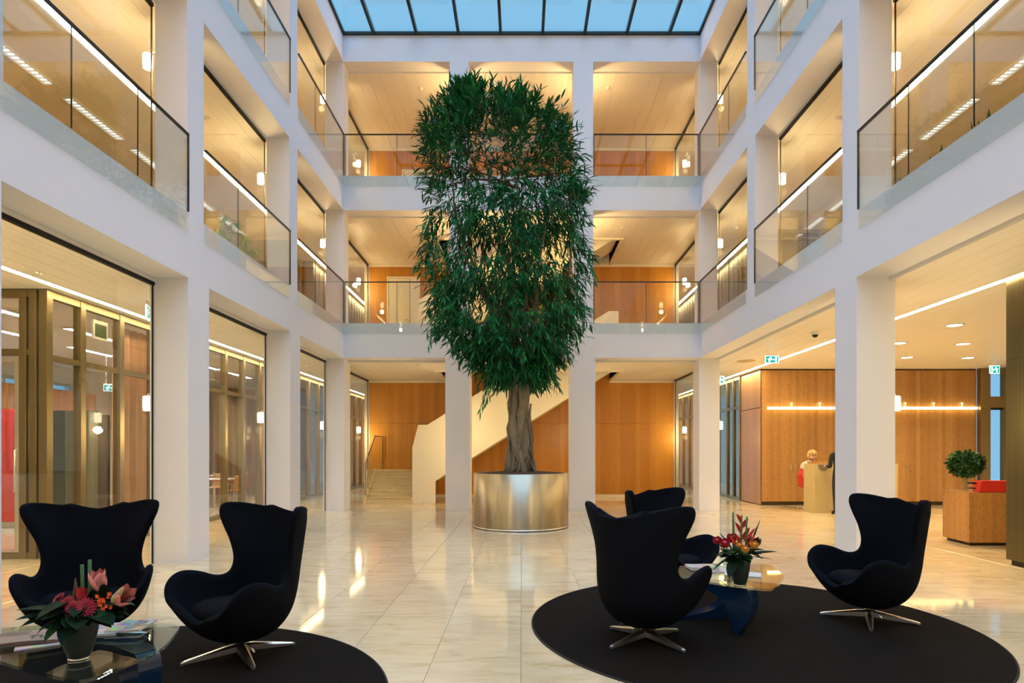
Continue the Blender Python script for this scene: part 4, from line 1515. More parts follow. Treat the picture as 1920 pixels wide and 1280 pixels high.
def bouquet_left():
    x, y, h = -2.30, 3.23, .235
    t = thing('lily_bouquet', 'bouquet of pink lilies, crimson gerberas and dark leaves in the left vase', 'flowers', (x, y, TZ))
    rnd = random.Random(3)
    def st(p, r=.004):
        bm = bmesh.new()
        tube(bm, [(p[0] * .15, p[1] * .15, .06), (p[0] * .5, p[1] * .5, h + .02), p], r, 6)
        obj('stem', bm, M['stem'], t, True)
    # cut reeds standing upright
    for (px, top) in ((.022, .490), (.062, .515)):
        bm = bmesh.new()
        tube(bm, [(px * .5, .0, .1), (px * .9, .0, .32), (px, -.01, top)], .0085, 8)
        obj('reed', bm, M['stem'], t, True)
    for (px, top, lean) in ((-.045, .415, -.02), (-.02, .40, .02)):
        bm = bmesh.new()
        tube(bm, [(px * .6, .02, .2), (px, .02, .31), (px + lean * -.6, .02, top)], [.005, .006, .003], 6)
        obj('reed', bm, M['branch'], t, True)
    def lily(c, axis, L, spread, closed=False):
        st(c)
        lo = bpy.data.objects.new('lily', None)
        bm = bmesh.new()
        ax = Vector(axis).normalized()
        a = ax.orthogonal().normalized()
        b = ax.cross(a)
        for k in range(6):
            th = k * PI / 3 + .3
            rad = a * math.cos(th) + b * math.sin(th)
            d = ax + rad * spread[k]
            blade(bm, Vector(c) + rad * .006, d, -rad + ax * .2, L, L * .50, -.12 - .32 * (spread[k] > .6), 7, .3)
        bmesh.ops.solidify(bm, geom=bm.faces[:], thickness=.0012)
        f = obj('lily', bm, M['petalpink'], t, True)
        bm = bmesh.new()
        for k in range(5):
            th = k * 1.256
            rad = a * math.cos(th) + b * math.sin(th)
            tube(bm, [c, Vector(c) + ax * L * .5 + rad * .012], .0015, 5)
        obj('stamen', bm, M['flowerorange'], f)
        bpy.data.objects.remove(lo)
    lily((.130, -.03, .355), (.15, -.25, 1), .125, [.28, .25, .45, 1.0, .35, .28])
    lily((.205, -.01, .290), (.7, -.45, .55), .125, [.9, .35, .8, 1.0, .5, .9])
    bm = bmesh.new()
    tube(bm, crom([(.205, -.05, .305), (.222, -.055, .325), (.245, -.058, .352), (.268, -.06, .385)], 12), [.006, .010, .014, .017, .0185, .019, .0185, .017, .0155, .013, .010, .007, .002], 10)
    obj('lily_bud', bm, M['bud'], t, True)
    def gerbera(c, axis, R):
        st(c)
        ax = Vector(axis).normalized()
        a = ax.orthogonal().normalized()
        b = ax.cross(a)
        bm = bmesh.new()
        for ring, (n, r, tilt) in enumerate(((20, R, .12), (16, R * .78, .35), (12, R * .5, .7))):
            for k in range(n):
                th = 2 * PI * k / n + ring * .2
                rad = a * math.cos(th) + b * math.sin(th)
                blade(bm, Vector(c) + rad * R * .12 + ax * .003 * ring, rad + ax * tilt, ax, r * .9, R * .26, .12, 4, .15)
        f = obj('gerbera', bm, M['petalred'], t, True)
        bm = bmesh.new()
        ball(bm, Vector(c) + ax * .006, R * .2, 1, 1, 1, 10, 8)
        obj('flower_centre', bm, M['flowerdark'], f, True)
    gerbera((.112, -.11, .290), (.1, -.9, .30), .056)
    gerbera((.045, -.11, .285), (-.1, -.85, .4), .050)
    gerbera((-.015, -.07, .300), (-.3, -.8, .5), .050)
    gerbera((-.085, -.03, .315), (-.5, -.6, .6), .042)
    bm = bmesh.new()
    for k in range(5):
        blade(bm, (.07, -.06, .31), (-.25 + .14 * k, -.35, .9), (0, -1, .3), .085, .038, .1, 6, .4)
    obj('red_bract', bm, M['rosered'], t, True)
    for k in range(14):
        c = Vector((.180, -.075, .325)) + Vector((rnd.uniform(-.03, .03), rnd.uniform(-.02, .02), rnd.uniform(-.05, .035)))
        bm = bmesh.new()
        for q in range(4):
            th = q * PI / 2 + rnd.random()
            blade(bm, c, (math.cos(th), -.7, math.sin(th)), (0, -1, 0), .014, .012, .1, 3, .1)
        obj('blossom', bm, M['flowerorange'], t, True)
    specs = []
    for k in range(38):
        a = rnd.uniform(0, 2 * PI)
        d = (math.cos(a), math.sin(a), rnd.uniform(-.25, .35))
        specs.append(((.03 + .07 * math.cos(a), .06 * math.sin(a), h + rnd.uniform(.0, .07)), d, rnd.uniform(.11, .17), rnd.uniform(.075, .11), rnd.choice(['bouquetleaf'] * 6 + ['bouquetleaf2']), rnd.uniform(.1, .6)))
    specs += [((-.05, -.04, .26), (-1, -.2, .18), .22, .085, 'bouquetleaf', .12), ((-.04, -.05, .25), (-.9, -.5, .10), .20, .11, 'bouquetleaf', .15), ((-.02, -.07, .25), (-.8, -.7, .02), .18, .12, 'bouquetleaf', .2), ((.0, -.07, .26), (-.5, -.8, .1), .14, .11, 'bouquetleaf', .3), ((.10, -.06, .25), (.9, -.5, .0), .21, .11, 'bouquetleaf', .15), ((.06, -.08, .25), (.5, -.8, .0), .16, .11, 'bouquetleaf', .25), ((.15, -.02, .30), (.2, -.4, 1), .12, .06, 'bouquetleaf', .1),
              ((.06, -.05, .24), (1, -.4, -.12), .21, .085, 'bouquetleaf', .1), ((.07, -.02, .27), (1, -.1, .22), .24, .03, 'bouquetleaf', .05),
              ((0, -.07, .235), (-.25, -.8, -.3), .15, .075, 'bouquetleaf2', .3), ((.02, -.07, .235), (.2, -.8, -.4), .16, .085, 'bouquetleaf', .3),
              ((.09, -.02, .28), (.15, -.3, 1), .10, .05, 'bouquetleaf', .1), ((-.10, 0, .24), (-1, .1, .35), .18, .05, 'bouquetleaf', .2)]
    for b, d, L, wv, mt, dr in specs:
        leaf_part(t, b, d, L, wv, M[mt], dr)
bouquet_left()

def bouquet_right():
    x, y, h = 1.75, 4.98, .235
    t = thing('heliconia_bouquet', 'bouquet of scarlet heliconias and yellow roses in the right vase', 'flowers', (x, y, TZ))
    rnd = random.Random(5)
    for (b, tp, r) in (((-.05, 0), (-.055, .585), .0095), ((.0, -.02), (.008, .565), .008), ((.035, -.03), (.045, .555), .008)):
        bm = bmesh.new()
        tube(bm, [(b[0] * .5, b[1], .1), (b[0], b[1], .3), (tp[0], b[1], tp[1])], [r, r, r * .8], 8)
        obj('reed', bm, M['stem'], t, True)
    # heliconia: zigzag stalk with boat shaped bracts
    bm = bmesh.new()
    tube(bm, [(0, 0, .1), (.0, .01, .32), (.022, .01, .46), (.010, .01, .53)], .006, 6)
    for k, z in enumerate((.31, .36, .41, .455, .495)):
        sgn = 1 if k % 2 else -1
        blade(bm, (.01, .0, z), (sgn * .55, -.1, .95), (sgn * -.3, -1, 0), .14 - .012 * k, .034, -.05, 6, 1.0)
    obj('heliconia', bm, M['heliconia'], t, True)
    bm = bmesh.new()
    for sgn, z in ((1, .30), (-1, .30), (1, .35)):
        blade(bm, (.015 * sgn, -.02, z), (sgn * .6, -.2, .75), (0, -1, 0), .16, .024, .05, 6, .8)
    obj('heliconia', bm, M['heliconia'], t, True)
    for b, d, L in (((.05, 0, .26), (.42, 0, .9), .30), ((-.05, 0, .27), (-.55, -.1, .75), .19), ((.05, .02, .27), (.36, .1, .8), .2)):
        bm = bmesh.new()
        blade(bm, b, d, (0, -1, .1), L, .016, .12, 7, .4)
        obj('grass_blade', bm, M['bouquetleaf2'], t, True)
    def rose(c, R, mat):
        bm = bmesh.new()
        tube(bm, [(c[0] * .3, c[1] * .3, .1), (c[0] * .9, c[1] * .9, c[2] - .02)], .004, 6)
        obj('stem', bm, M['stem'], t)
        bm = bmesh.new()
        ax = Vector((c[0] * 1.5, -.5, .9)).normalized()
        a = ax.orthogonal().normalized()
        b = ax.cross(a)
        ball(bm, Vector(c) + ax * R * .1, R * .62, 1, 1, 1, 12, 8)
        for ring, (n, r, tilt) in enumerate(((5, 1.0, 1.6), (5, 1.1, 1.15), (6, 1.1, .8))):
            for k in range(n):
                th = 2 * PI * k / n + ring * .6
                rad = a * math.cos(th) + b * math.sin(th)
                blade(bm, Vector(c) + rad * R * .25 * (ring + .6) - ax * R * .5, ax * tilt * 1.3 + rad * .7, -rad, R * r * 1.1, R * 1.15, -.35, 5, .25, .3, .6)
        obj('rose', bm, mat, t, True)
    rose((.005, -.10, .300), .034, M['petalyellow'])
    rose((-.035, -.08, .330), .026, M['petalyellow'])
    rose((.085, -.07, .330), .036, M['petalyellow'])
    rose((-.135, -.04, .335), .042, M['rosered'])
    rose((-.175, .02, .35), .036, M['rosered'])
    rose((-.05, .05, .365), .04, M['rosered'])
    bm = bmesh.new()
    for k in range(6):
        blade(bm, (.12, .03, .31), (math.cos(k), math.sin(k) * .5, .8), (0, -1, 0), .09, .05, .2, 5, .3)
    obj('dark_bract', bm, M['flowerdark'], t, True)
    specs = []
    for k in range(34):
        a = rnd.uniform(0, 2 * PI)
        d = (math.cos(a), math.sin(a), rnd.uniform(-.15, .65))
        specs.append(((.05 * math.cos(a), .05 * math.sin(a), h + rnd.uniform(-.01, .04)), d, rnd.uniform(.10, .15), rnd.uniform(.06, .09), rnd.choice(['bouquetleaf', 'bouquetleaf2']), rnd.uniform(.1, .5)))
    specs += [((.07, 0, .25), (1, -.2, .18), .22, .085, 'bouquetleaf', .05), ((.07, -.02, .235), (1, -.2, -.05), .18, .03, 'bouquetleaf', .05),
              ((-.06, -.06, .235), (-.5, -.6, -.75), .19, .085, 'bouquetleaf', .1), ((-.07, -.03, .24), (-.9, -.2, -.45), .21, .045, 'bouquetleaf2', .1),
              ((-.03, -.07, .235), (-.05, -.6, -.75), .12, .06, 'bouquetleaf', .2), ((-.02, -.07, .25), (-.4, -.7, .25), .10, .06, 'bouquetleaf2', .2)]
    for b, d, L, wv, mt, dr in specs:
        leaf_part(t, b, d, L, wv, M[mt], dr)
bouquet_right()

# ================================================================== papers on the tables
def covermat(name, seed, base=(.55, .55, .53)):
    """printed cover: blocks of colour"""
    m = pmat(name, base, 0.4)
    t = m.node_tree
    b = t.nodes['Principled BSDF']
    tc = node(t, 'ShaderNodeTexCoord')
    mp = node(t, 'ShaderNodeMapping')
    mp.inputs['Location'].default_value = (seed, seed * .7, 0)
    mp.inputs['Scale'].default_value = (1, 1.6, 0)
    t.links.new(tc.outputs['Object'], mp.inputs['Vector'])
    v = node(t, 'ShaderNodeTexVoronoi', distance='CHEBYCHEV')
    v.inputs['Scale'].default_value = 17
    t.links.new(mp.outputs[0], v.inputs['Vector'])
    hs = node(t, 'ShaderNodeHueSaturation')
    hs.inputs['Saturation'].default_value = 0.9
    hs.inputs['Value'].default_value = 0.62
    t.links.new(v.outputs['Color'], hs.inputs['Color'])
    mx = node(t, 'ShaderNodeMix', data_type='RGBA')
    mx.inputs[0].default_value = 0.3
    mx.inputs[7].default_value = (*base, 1)
    t.links.new(hs.outputs[0], mx.inputs[6])
    t.links.new(mx.outputs[2], b.inputs['Base Color'])
    return m
def magazine(label, x, y, z, rz, wv, hv, th, mat, cat='magazine', group='magazines on the glass tables'):
    t = thing('magazine', label, cat, (x, y, z), rz, group)
    boxobj('pages', (-wv / 2, wv / 2, -hv / 2, hv / 2, 0.0005, th), M['paper'], t)
    boxobj('cover', (-wv / 2, wv / 2, -hv / 2 - .001, hv / 2, th, th + .0015), mat, t)
    return t
C1 = covermat('magazine_cover_colourful', 3.1)
C2 = covermat('magazine_cover_dark', 8.4, (.10, .09, .09))
C3 = covermat('magazine_cover_white', 5.2, (.66, .66, .64))
magazine('colourful magazine with light blue and red cover blocks behind the lily vase', -2.50, 3.74, TZ, .2, .20, .25, .010, C1)
magazine('dark covered magazine with pink title beside the colourful one', -2.365, 3.77, TZ + .0118, .12, .19, .24, .010, C2)
magazine('magazine lying under the folded pink newspaper', -2.72, 3.52, TZ, .6, .22, .29, .006, C3)
# folded newspaper: sheets that bow up along the fold
t = thing('newspaper', 'folded pink newspaper with dark green headline letters on the left table', 'newspaper', (-2.80, 3.52, TZ + .0085), .42)
for k in range(3):
    bm = bmesh.new()
    n = 10
    ga, gb = [], []
    for i in range(n + 1):
        u = i / n
        zz = .003 + .006 * k + .010 * math.sin(u * PI) * (.6 + .2 * k)
        for L_, yy in ((ga, -.13 + .004 * k), (gb, .13 - .006 * k)):
            L_.append(bm.verts.new((-.19 + .36 * u + .003 * k, yy, zz)))
    for i in range(n):
        bm.faces.new((ga[i], ga[i + 1], gb[i + 1], gb[i]))
    bmesh.ops.solidify(bm, geom=bm.faces[:], thickness=.002)
    obj('sheet', bm, M['paperpink'], t)
def lettering(txt, size, loc, rot, mat, parent, name='lettering', ext=.0006):
    cu = bpy.data.curves.new(name, 'FONT')
    cu.body = txt
    cu.size = size
    cu.extrude = ext
    cu.align_x = 'CENTER'
    cu.align_y = 'CENTER'
    cu.materials.append(mat)
    tmp = bpy.data.objects.new('tmp', cu)
    COL.objects.link(tmp)
    dg = bpy.context.evaluated_depsgraph_get()
    dg.update()
    me = bpy.data.meshes.new_from_object(tmp.evaluated_get(dg))
    bpy.data.objects.remove(tmp)
    bpy.data.curves.remove(cu)
    o = obj_me(name, me, mat, parent)
    o.location = loc
    o.rotation_euler = rot
    return o
lettering('TU', .085, (.07, -.055, .0285), (0, .0, 0), M['ink'], t)
bm = bmesh.new()
for k in range(4):
    box(bm, -.15, .0, .02 + k * .02, .024 + k * .02, .0285, .0292)
obj('print_lines', bm, M['ink'], t)
# right table
magazine('white stapled brochure lying flat under the book pile on the right table', 1.72, 5.60, TZ, .1, .30, .22, .006, C3)
magazine('thick white book on the right table, with a red and grey picture', 1.64, 5.66, TZ + .008, .05, .25, .19, .022, covermat('book_cover_red_grey', 1.7, (.6, .6, .6)), 'book', None)
magazine('open white brochure behind the heliconia vase', 1.93, 5.42, TZ, -.35, .30, .21, .005, M['paper'])
magazine('silver grey booklet at the edge of the book pile', 1.93, 5.72, TZ, .5, .16, .22, .008, covermat('booklet_silver', 2.4, (.35, .37, .33)))

# ================================================================== the fig tree in its steel planter
PX, PY, PR = -0.016, 12.30, 0.935
t = thing('tree_planter', 'large round brushed steel planter in the middle of the atrium', 'planter', (PX, PY, 0))
bm = bmesh.new()
lathe(bm, [(PR, .035), (PR, 1.055), (PR - .012, 1.06), (PR - .03, 1.06), (PR - .03, .98)], 96, cap=False)
obj('drum', bm, M['steel'], t, True)
bm = bmesh.new()
lathe(bm, [(PR - .012, 0), (PR - .012, .035)], 96)
obj('plinth', bm, M['skirt'], t, True)
bm = bmesh.new()
lathe(bm, [(PR + .004, .012), (PR + .006, .02), (PR + .004, .036), (PR - .004, .036), (PR - .004, .012)], 96, cap=False)
obj('foot_ring', bm, M['alu'], t, True)
bm = bmesh.new()
g = 40
rings = []
for i in range(9):
    r = (PR - .032) * i / 8
    rings.append([bm.verts.new((r * math.cos(2 * PI * k / g), r * math.sin(2 * PI * k / g), 1.045 + .045 * (1 - (i / 8) ** 2) + .012 * noise.noise((r * 9 * math.cos(2 * PI * k / g), r * 9 * math.sin(2 * PI * k / g), 1)))) for k in range(g)] if i else [bm.verts.new((0, 0, 1.09))])
for k in range(g):
    bm.faces.new((rings[0][0], rings[1][k], rings[1][(k + 1) % g]))
for a, b in zip(rings[1:], rings[2:]):
    for k in range(g):
        bm.faces.new((a[k], a[(k + 1) % g], b[(k + 1) % g], b[k]))
obj('soil', bm, M['soil'], t, True)

def fig_tree():
    rnd = random.Random(11)
    t = thing('fig_tree', 'tall weeping fig with braided trunk and dense dark green crown in the planter', 'tree', (PX, PY, 1.06))
    s = 12.3 / FPX
    def wx(px): return (px - VX) * s - PX
    def wz(py): return CH - (py - VY) * s - 1.06
    # braided trunk: stems that twist together at the foot and part higher up
    stems = [((951, 885), (957, 800), (955, 740), (956, 690), (930, 600), (880, 500), (850, 380), (845, 270)),
             ((975, 885), (966, 800), (972, 745), (972, 700), (965, 600), (950, 480), (920, 360), (905, 240)),
             ((993, 885), (984, 800), (990, 745), (992, 690), (1003, 600), (1010, 500), (1030, 400), (1040, 300)),
             ((962, 885), (976, 800), (983, 740), (978, 690), (985, 590), (990, 480), (970, 360), (945, 260)),
             ((985, 885), (960, 810), (965, 750), (964, 700), (950, 610), (900, 520), (870, 440), (830, 330)),
             ((970, 885), (990, 810), (980, 750), (985, 700), (1020, 620), (1060, 540), (1070, 450), (1065, 350))]
    bm = bmesh.new()
    tips = []
    for k, st in enumerate(stems):
        pts = []
        for i, (px, py) in enumerate(st):
            if i < 4:
                px = 971 + (px - 971) * .78
            a = k * 1.047 + i * .9
            dep = (.14 if i < 3 else .11) * math.sin(a) if i < 4 else .22 * (i - 3) * math.sin(k * 1.9 + .4)
            pts.append((wx(px), dep, wz(py)))
        sm = crom(pts, 36)
        tips.append(sm)
        rr = []
        for i in range(37):
            u = i / 36
            r = (.095 - .03 * u * 2 if u < .12 else (.088 - .11 * (u - .12) if u < .45 else .05 * (1 - (u - .45) / .62)))
            rr.append(max(.012, r * (1 + .13 * math.sin(i * 1.7 + k) + .06 * math.sin(i * 3.1))))
        tube(bm, sm, rr, 12)
    # knobbly surface
    for v in bm.verts:
        nz = noise.noise(v.co * 7.0) * .035 + noise.noise(Vector((v.co.x * 22, v.co.y * 22, v.co.z * 5))) * .022
        c = Vector((0, 0, v.co.z))
        d = (v.co - c)
        d.z = 0
        if d.length > .01 and v.co.z < 2.2:
            v.co += d.normalized() * nz
    obj('trunk', bm, M['bark'], t, True)
    # aerial roots clasping the foot
    for k in range(26):
        a = rnd.uniform(0, 2 * PI)
        z1 = rnd.uniform(.35, 1.35)
        pts = []
        for i in range(9):
            u = i / 8
            rr = .215 + .03 * math.sin(u * 7 + k) + (.10 * (1 - u / .25) if u < .25 else 0)
            aa = a + (.5 if k % 2 else -.5) * u + .12 * math.sin(u * 9 + k)
            pts.append((rr * math.cos(aa) * .98, rr * math.sin(aa) * .98, u * z1 + .01))
        bm = bmesh.new()
        tube(bm, crom(pts, 18), [rnd.uniform(.010, .024)] * 19, 6)
        obj('aerial_root', bm, M['bark'], t, True)
    # crown outline in the photograph: left and right border at each height
    LB = [(185, 862), (200, 845), (215, 826), (240, 812), (268, 790), (300, 796), (330, 800), (365, 808), (400, 806), (440, 798), (470, 795), (505, 803), (540, 815), (575, 808), (605, 822), (640, 855), (680, 900), (705, 925), (725, 935), (765, 945)]
    RB = [(185, 872), (200, 962), (222, 985), (243, 1060), (268, 1072), (300, 1078), (330, 1082), (365, 1104), (400, 1098), (440, 1088), (470, 1103), (505, 1098), (540, 1086), (575, 1096), (605, 1084), (640, 1064), (680, 1038), (705, 1012), (725, 1000), (765, 990)]
    def at(tab, y):
        if y <= tab[0][0]:
            return tab[0][1]
        for (a, u), (b, v) in zip(tab, tab[1:]):
            if y <= b:
                return u + (v - u) * (y - a) / (b - a)
        return tab[-1][1]
    # limbs and twigs, from the stems out to the crown border
    bb = bmesh.new()
    leaves = []
    def add_leaf(p, d, L, wv):
        leaves.append((p, d, L, wv))
    ntw = 0
    tries = 0
    while ntw < 2900 and tries < 60000:
        tries += 1
        py = rnd.uniform(192, 700)
        l, r = at(LB, py) + 7, at(RB, py) - 7
        cx, hw = (l + r) / 2, (r - l) / 2
        if hw < 4:
            continue
        hd = max(.25, min(1.35, hw * s * .92))
        a = rnd.uniform(0, 2 * PI)
        q = rnd.random() ** .38
        fx, fy = q * math.cos(a), q * math.sin(a)
        # thinner in the heart of the crown, where the galleries show through
        pxx = cx + fx * hw
        thin = 0.0
        for (ex, ey, rx, ry) in ((915, 345, 85, 40), (1010, 345, 50, 34), (905, 470, 65, 48), (1025, 465, 50, 55), (925, 300, 45, 28), (845, 440, 28, 70), (900, 560, 45, 30), (860, 350, 25, 45), (1000, 560, 40, 30)):
            qd = ((pxx - ex) / rx) ** 2 + ((py - ey) / ry) ** 2
            thin = max(thin, 1 - qd)
        if rnd.random() < thin * 1.05:
            continue
        # twin notch between the top lobes
        if py < 235 and (905 < pxx < 930) and rnd.random() < .7:
            continue
        p = Vector((wx(pxx), fy * hd, wz(py)))
        ntw += 1
        out = Vector((fx * .9, fy * .9, 0))
        hgt = (py - 185) / 560
        out.z = .75 - 1.9 * hgt if hgt < .35 else -.35 - .35 * hgt
        out += rvec(.5, .5, .45)
        out.normalize()
        TL = rnd.uniform(.22, .42)
        nl = rnd.randint(6, 9)
        mid = p + out * TL * .5
        tip = p + out * TL + Vector((0, 0, -.10 * rnd.random()))
        if ntw % 3 == 0:
            tube(bb, [p - out * .15, mid, tip], [.006, .004, .002], 3, False)
        for i in range(nl):
            u = (i + rnd.random() * .6) / nl
            base = p.lerp(tip, u)
            d = out * .8 + rvec(.85, .85, .55) + Vector((0, 0, -.30 if hgt > .15 else .25))
            d.normalize()
            L = rnd.uniform(.15, .245)
            add_leaf(base, d, L, L * rnd.uniform(.15, .21))
    # three tufted lobes along the top
    for (lx, ly, lr) in ((866, 205, 26), (942, 208, 30), (1046, 262, 28), (812, 250, 20), (1085, 372, 16)):
        for k in range(46):
            a, q = rnd.uniform(0, 2 * PI), rnd.random() ** .5
            p = Vector((wx(lx + lr * q * math.cos(a)), rnd.uniform(-.45, .35), wz(ly + lr * .8 * q * math.sin(a))))
            for i in range(7):
                d = Vector((math.cos(a) * .7, rnd.uniform(-.6, .4), .55 + .5 * math.sin(-a))) + rvec(.6, .6, .6)
                add_leaf(p + rvec(.06, .06, .06), d.normalized(), rnd.uniform(.14, .22), rnd.uniform(.026, .036))
    # limbs
    for k in range(30):
        st = rnd.choice(tips)
        a = st[rnd.randint(15, 33)]
        py = rnd.uniform(215, 640)
        l, r = at(LB, py), at(RB, py)
        fx = rnd.uniform(-.85, .85)
        b = Vector((wx((l + r) / 2 + fx * (r - l) / 2), rnd.uniform(-.9, .9), max(a.z + .1, wz(py))))
        if (b - a).length > 2.6:
            b = a + (b - a).normalized() * 2.2
        m = a.lerp(b, .5) + Vector((0, 0, .12)) + rvec(.1, .1, .1)
        tube(bb, crom([a, m, b], 8), [.02 - .0018 * i for i in range(9)], 5, False)
    # a few hanging strands, as under the crown at the left
    for (px0, py0, px1, py1) in ((925, 690, 905, 775), (935, 700, 915, 760), (1030, 690, 1045, 735), (830, 600, 815, 660), (1095, 500, 1108, 535)):
        p0, p1 = Vector((wx(px0), -.55, wz(py0))), Vector((wx(px1), -.75, wz(py1)))
        tube(bb, [p0, p0.lerp(p1, .5), p1], .003, 3, False)
        for i in range(16):
            b = p0.lerp(p1, i / 15)
            add_leaf(b, (p1 - p0).normalized() + rvec(.6, .5, .35) + Vector((0, 0, -.3)), rnd.uniform(.14, .2), .03)
    o = obj('branches', bb, M['branch'], t, True)
    # the 300 leaves nearest to us as leaves of their own, the rest joined
    leaves.sort(key=lambda q: q[0].y)
    lm = bmesh.new()
    blade(lm, (0, 0, 0), (1, 0, 0), (0, 0, 1), 1.0, 1.0, .10, 4, .25)
    me = bpy.data.meshes.new('leaf')
    lm.to_mesh(me)
    lm.free()
    rest = bmesh.new()
    for k, (p, d, L, wv) in enumerate(leaves):
        d = d.normalized()
        if k < 300:
            up = Vector((rnd.uniform(-.4, .4), -.3, 1))
            sd = up.cross(d).normalized()
            nn = d.cross(sd).normalized()
            m = Matrix(((d.x * L, sd.x * wv, nn.x * L, p.x), (d.y * L, sd.y * wv, nn.y * L, p.y), (d.z * L, sd.z * wv, nn.z * L, p.z), (0, 0, 0, 1)))
            lo = obj_me('leaf', me, M['leaf'], t, True)
            lo.matrix_local = m
        else:
            blade(rest, p, d, (rnd.uniform(-.5, .5), rnd.uniform(-.6, .2), 1), L, wv, .10, 4, .25)
    o = obj('foliage', rest, M['leaf'], t, True)
    o['kind'] = 'stuff'
    print('leaves', len(leaves))
fig_tree()

# topiary ball on the wooden desk
def topiary():
    rnd = random.Random(2)
    x, y = 7.36, 10.30
    t = thing('topiary_tree', 'small ball shaped leafy tree in a slim glass vase on the bamboo desk', 'potted plant', (x, y, .836))
    bm = bmesh.new()
    tube(bm, crom([(0, 0, .02), (.012, 0, .10), (-.008, .01, .20), (.0, 0, .36)], 12), .014, 7)
    tube(bm, crom([(.02, .0, .02), (-.01, .01, .12), (.015, -.01, .25), (.0, 0, .36)], 12), .010, 7)
    obj('trunk', bm, M['stairstone'], t, True)
    bm = bmesh.new()
    lathe(bm, [(.04, 0), (.042, .01), (.040, .21), (.035, .21), (.034, .02)], 20)
    obj('glass_vase', bm, M['glass'], t, True)
    fb = bmesh.new()
    lv = []
    for k in range(1400):
        v = Vector((rnd.gauss(0, 1), rnd.gauss(0, 1), rnd.gauss(0, 1))).normalized()
        r = rnd.random() ** .3
        c = Vector((v.x * .255 * r, v.y * .255 * r, .44 + v.z * .20 * r))
        d = v + rvec(.7, .7, .7)
        lv.append((c, d, v, rnd.uniform(.05, .075)))
    lv.sort(key=lambda q: q[0].y)
    me = None
    for k, (c, d, v, L) in enumerate(lv):
        if k < 120:
            bm = bmesh.new()
            blade(bm, c, d, v + Vector((0, 0, .5)), L, L * .5, .1, 3, .2)
            obj('leaf', bm, M['ballleaf'], t, True)
        else:
            blade(fb, c, d, v + Vector((0, 0, .5)), L, L * .5, .1, 3, .2)
    o = obj('foliage', fb, M['ballleaf'], t, True)
    o['kind'] = 'stuff'
topiary()

# plants behind the balustrades of the first floor
def gallery_plant(label, x, y, z, h, kind, seed):
    rnd = random.Random(seed)
    t = thing('potted_plant', label, 'potted plant', (x, y, z), 0, 'plants on the first floor galleries')
    bm = bmesh.new()
    lathe(bm, [(.10, 0), (.13, .02), (.15, .24), (.14, .24), (.13, .20)], 20)
    obj('pot', bm, M['silver'], t, True)
    if kind == 'bamboo':
        for k in range(7):
            a = rnd.uniform(0, 2 * PI)
            tipv = Vector((.42 * math.cos(a) * rnd.uniform(.4, 1), .42 * math.sin(a) * rnd.uniform(.4, 1), h * rnd.uniform(.75, 1)))
            bm = bmesh.new()
            arc = crom([(0, 0, .2), (tipv.x * .35, tipv.y * .35, tipv.z * .75), tipv, tipv * 1.15 + Vector((tipv.x * .4, tipv.y * .4, -.10))], 12)
            tube(bm, arc, .005, 5)
            obj('cane', bm, M['stem'], t, True)
            for q in arc[4:]:
                for r in range(4):
                    d = Vector((tipv.x, tipv.y, 0)) + rvec(.7, .7, .4) + Vector((0, 0, -.25))
                    bm = bmesh.new()
                    blade(bm, q, d, (0, 0, 1), rnd.uniform(.10, .17), .026, .2, 4, .2)
                    obj('leaf', bm, M['potleaf'], t, True)
    else:
        for k in range(11):
            a = rnd.uniform(0, 2 * PI)
            d = (math.cos(a) * .3, math.sin(a) * .3, 1)
            bm = bmesh.new()
            blade(bm, (.05 * math.cos(a), .05 * math.sin(a), .2), d, (math.cos(a), math.sin(a), 0), h * rnd.uniform(.6, 1) - .2, .075, .05, 6, .3)
            obj('leaf', bm, M['ballleaf'], t, True)
F1 = 4.62
gallery_plant('arching bright green bamboo plant behind the left balustrade, larger one', -5.15, 10.45, F1, .74, 'bamboo', 4)
gallery_plant('arching bright green bamboo plant behind the left balustrade, smaller one', -5.15, 11.55, F1, .72, 'bamboo', 8)
gallery_plant('pointed dark leaved plant behind the right balustrade, tip beside the dark joint', 5.35, 7.12, F1, .80, 'spear', 1)
gallery_plant('pointed dark leaved plant behind the right balustrade, next to the panel joint', 5.35, 8.05, F1, .78, 'spear', 2)
gallery_plant('pointed dark leaved plant behind the right balustrade, lowest against the column', 5.35, 8.55, F1, .72, 'spear', 3)

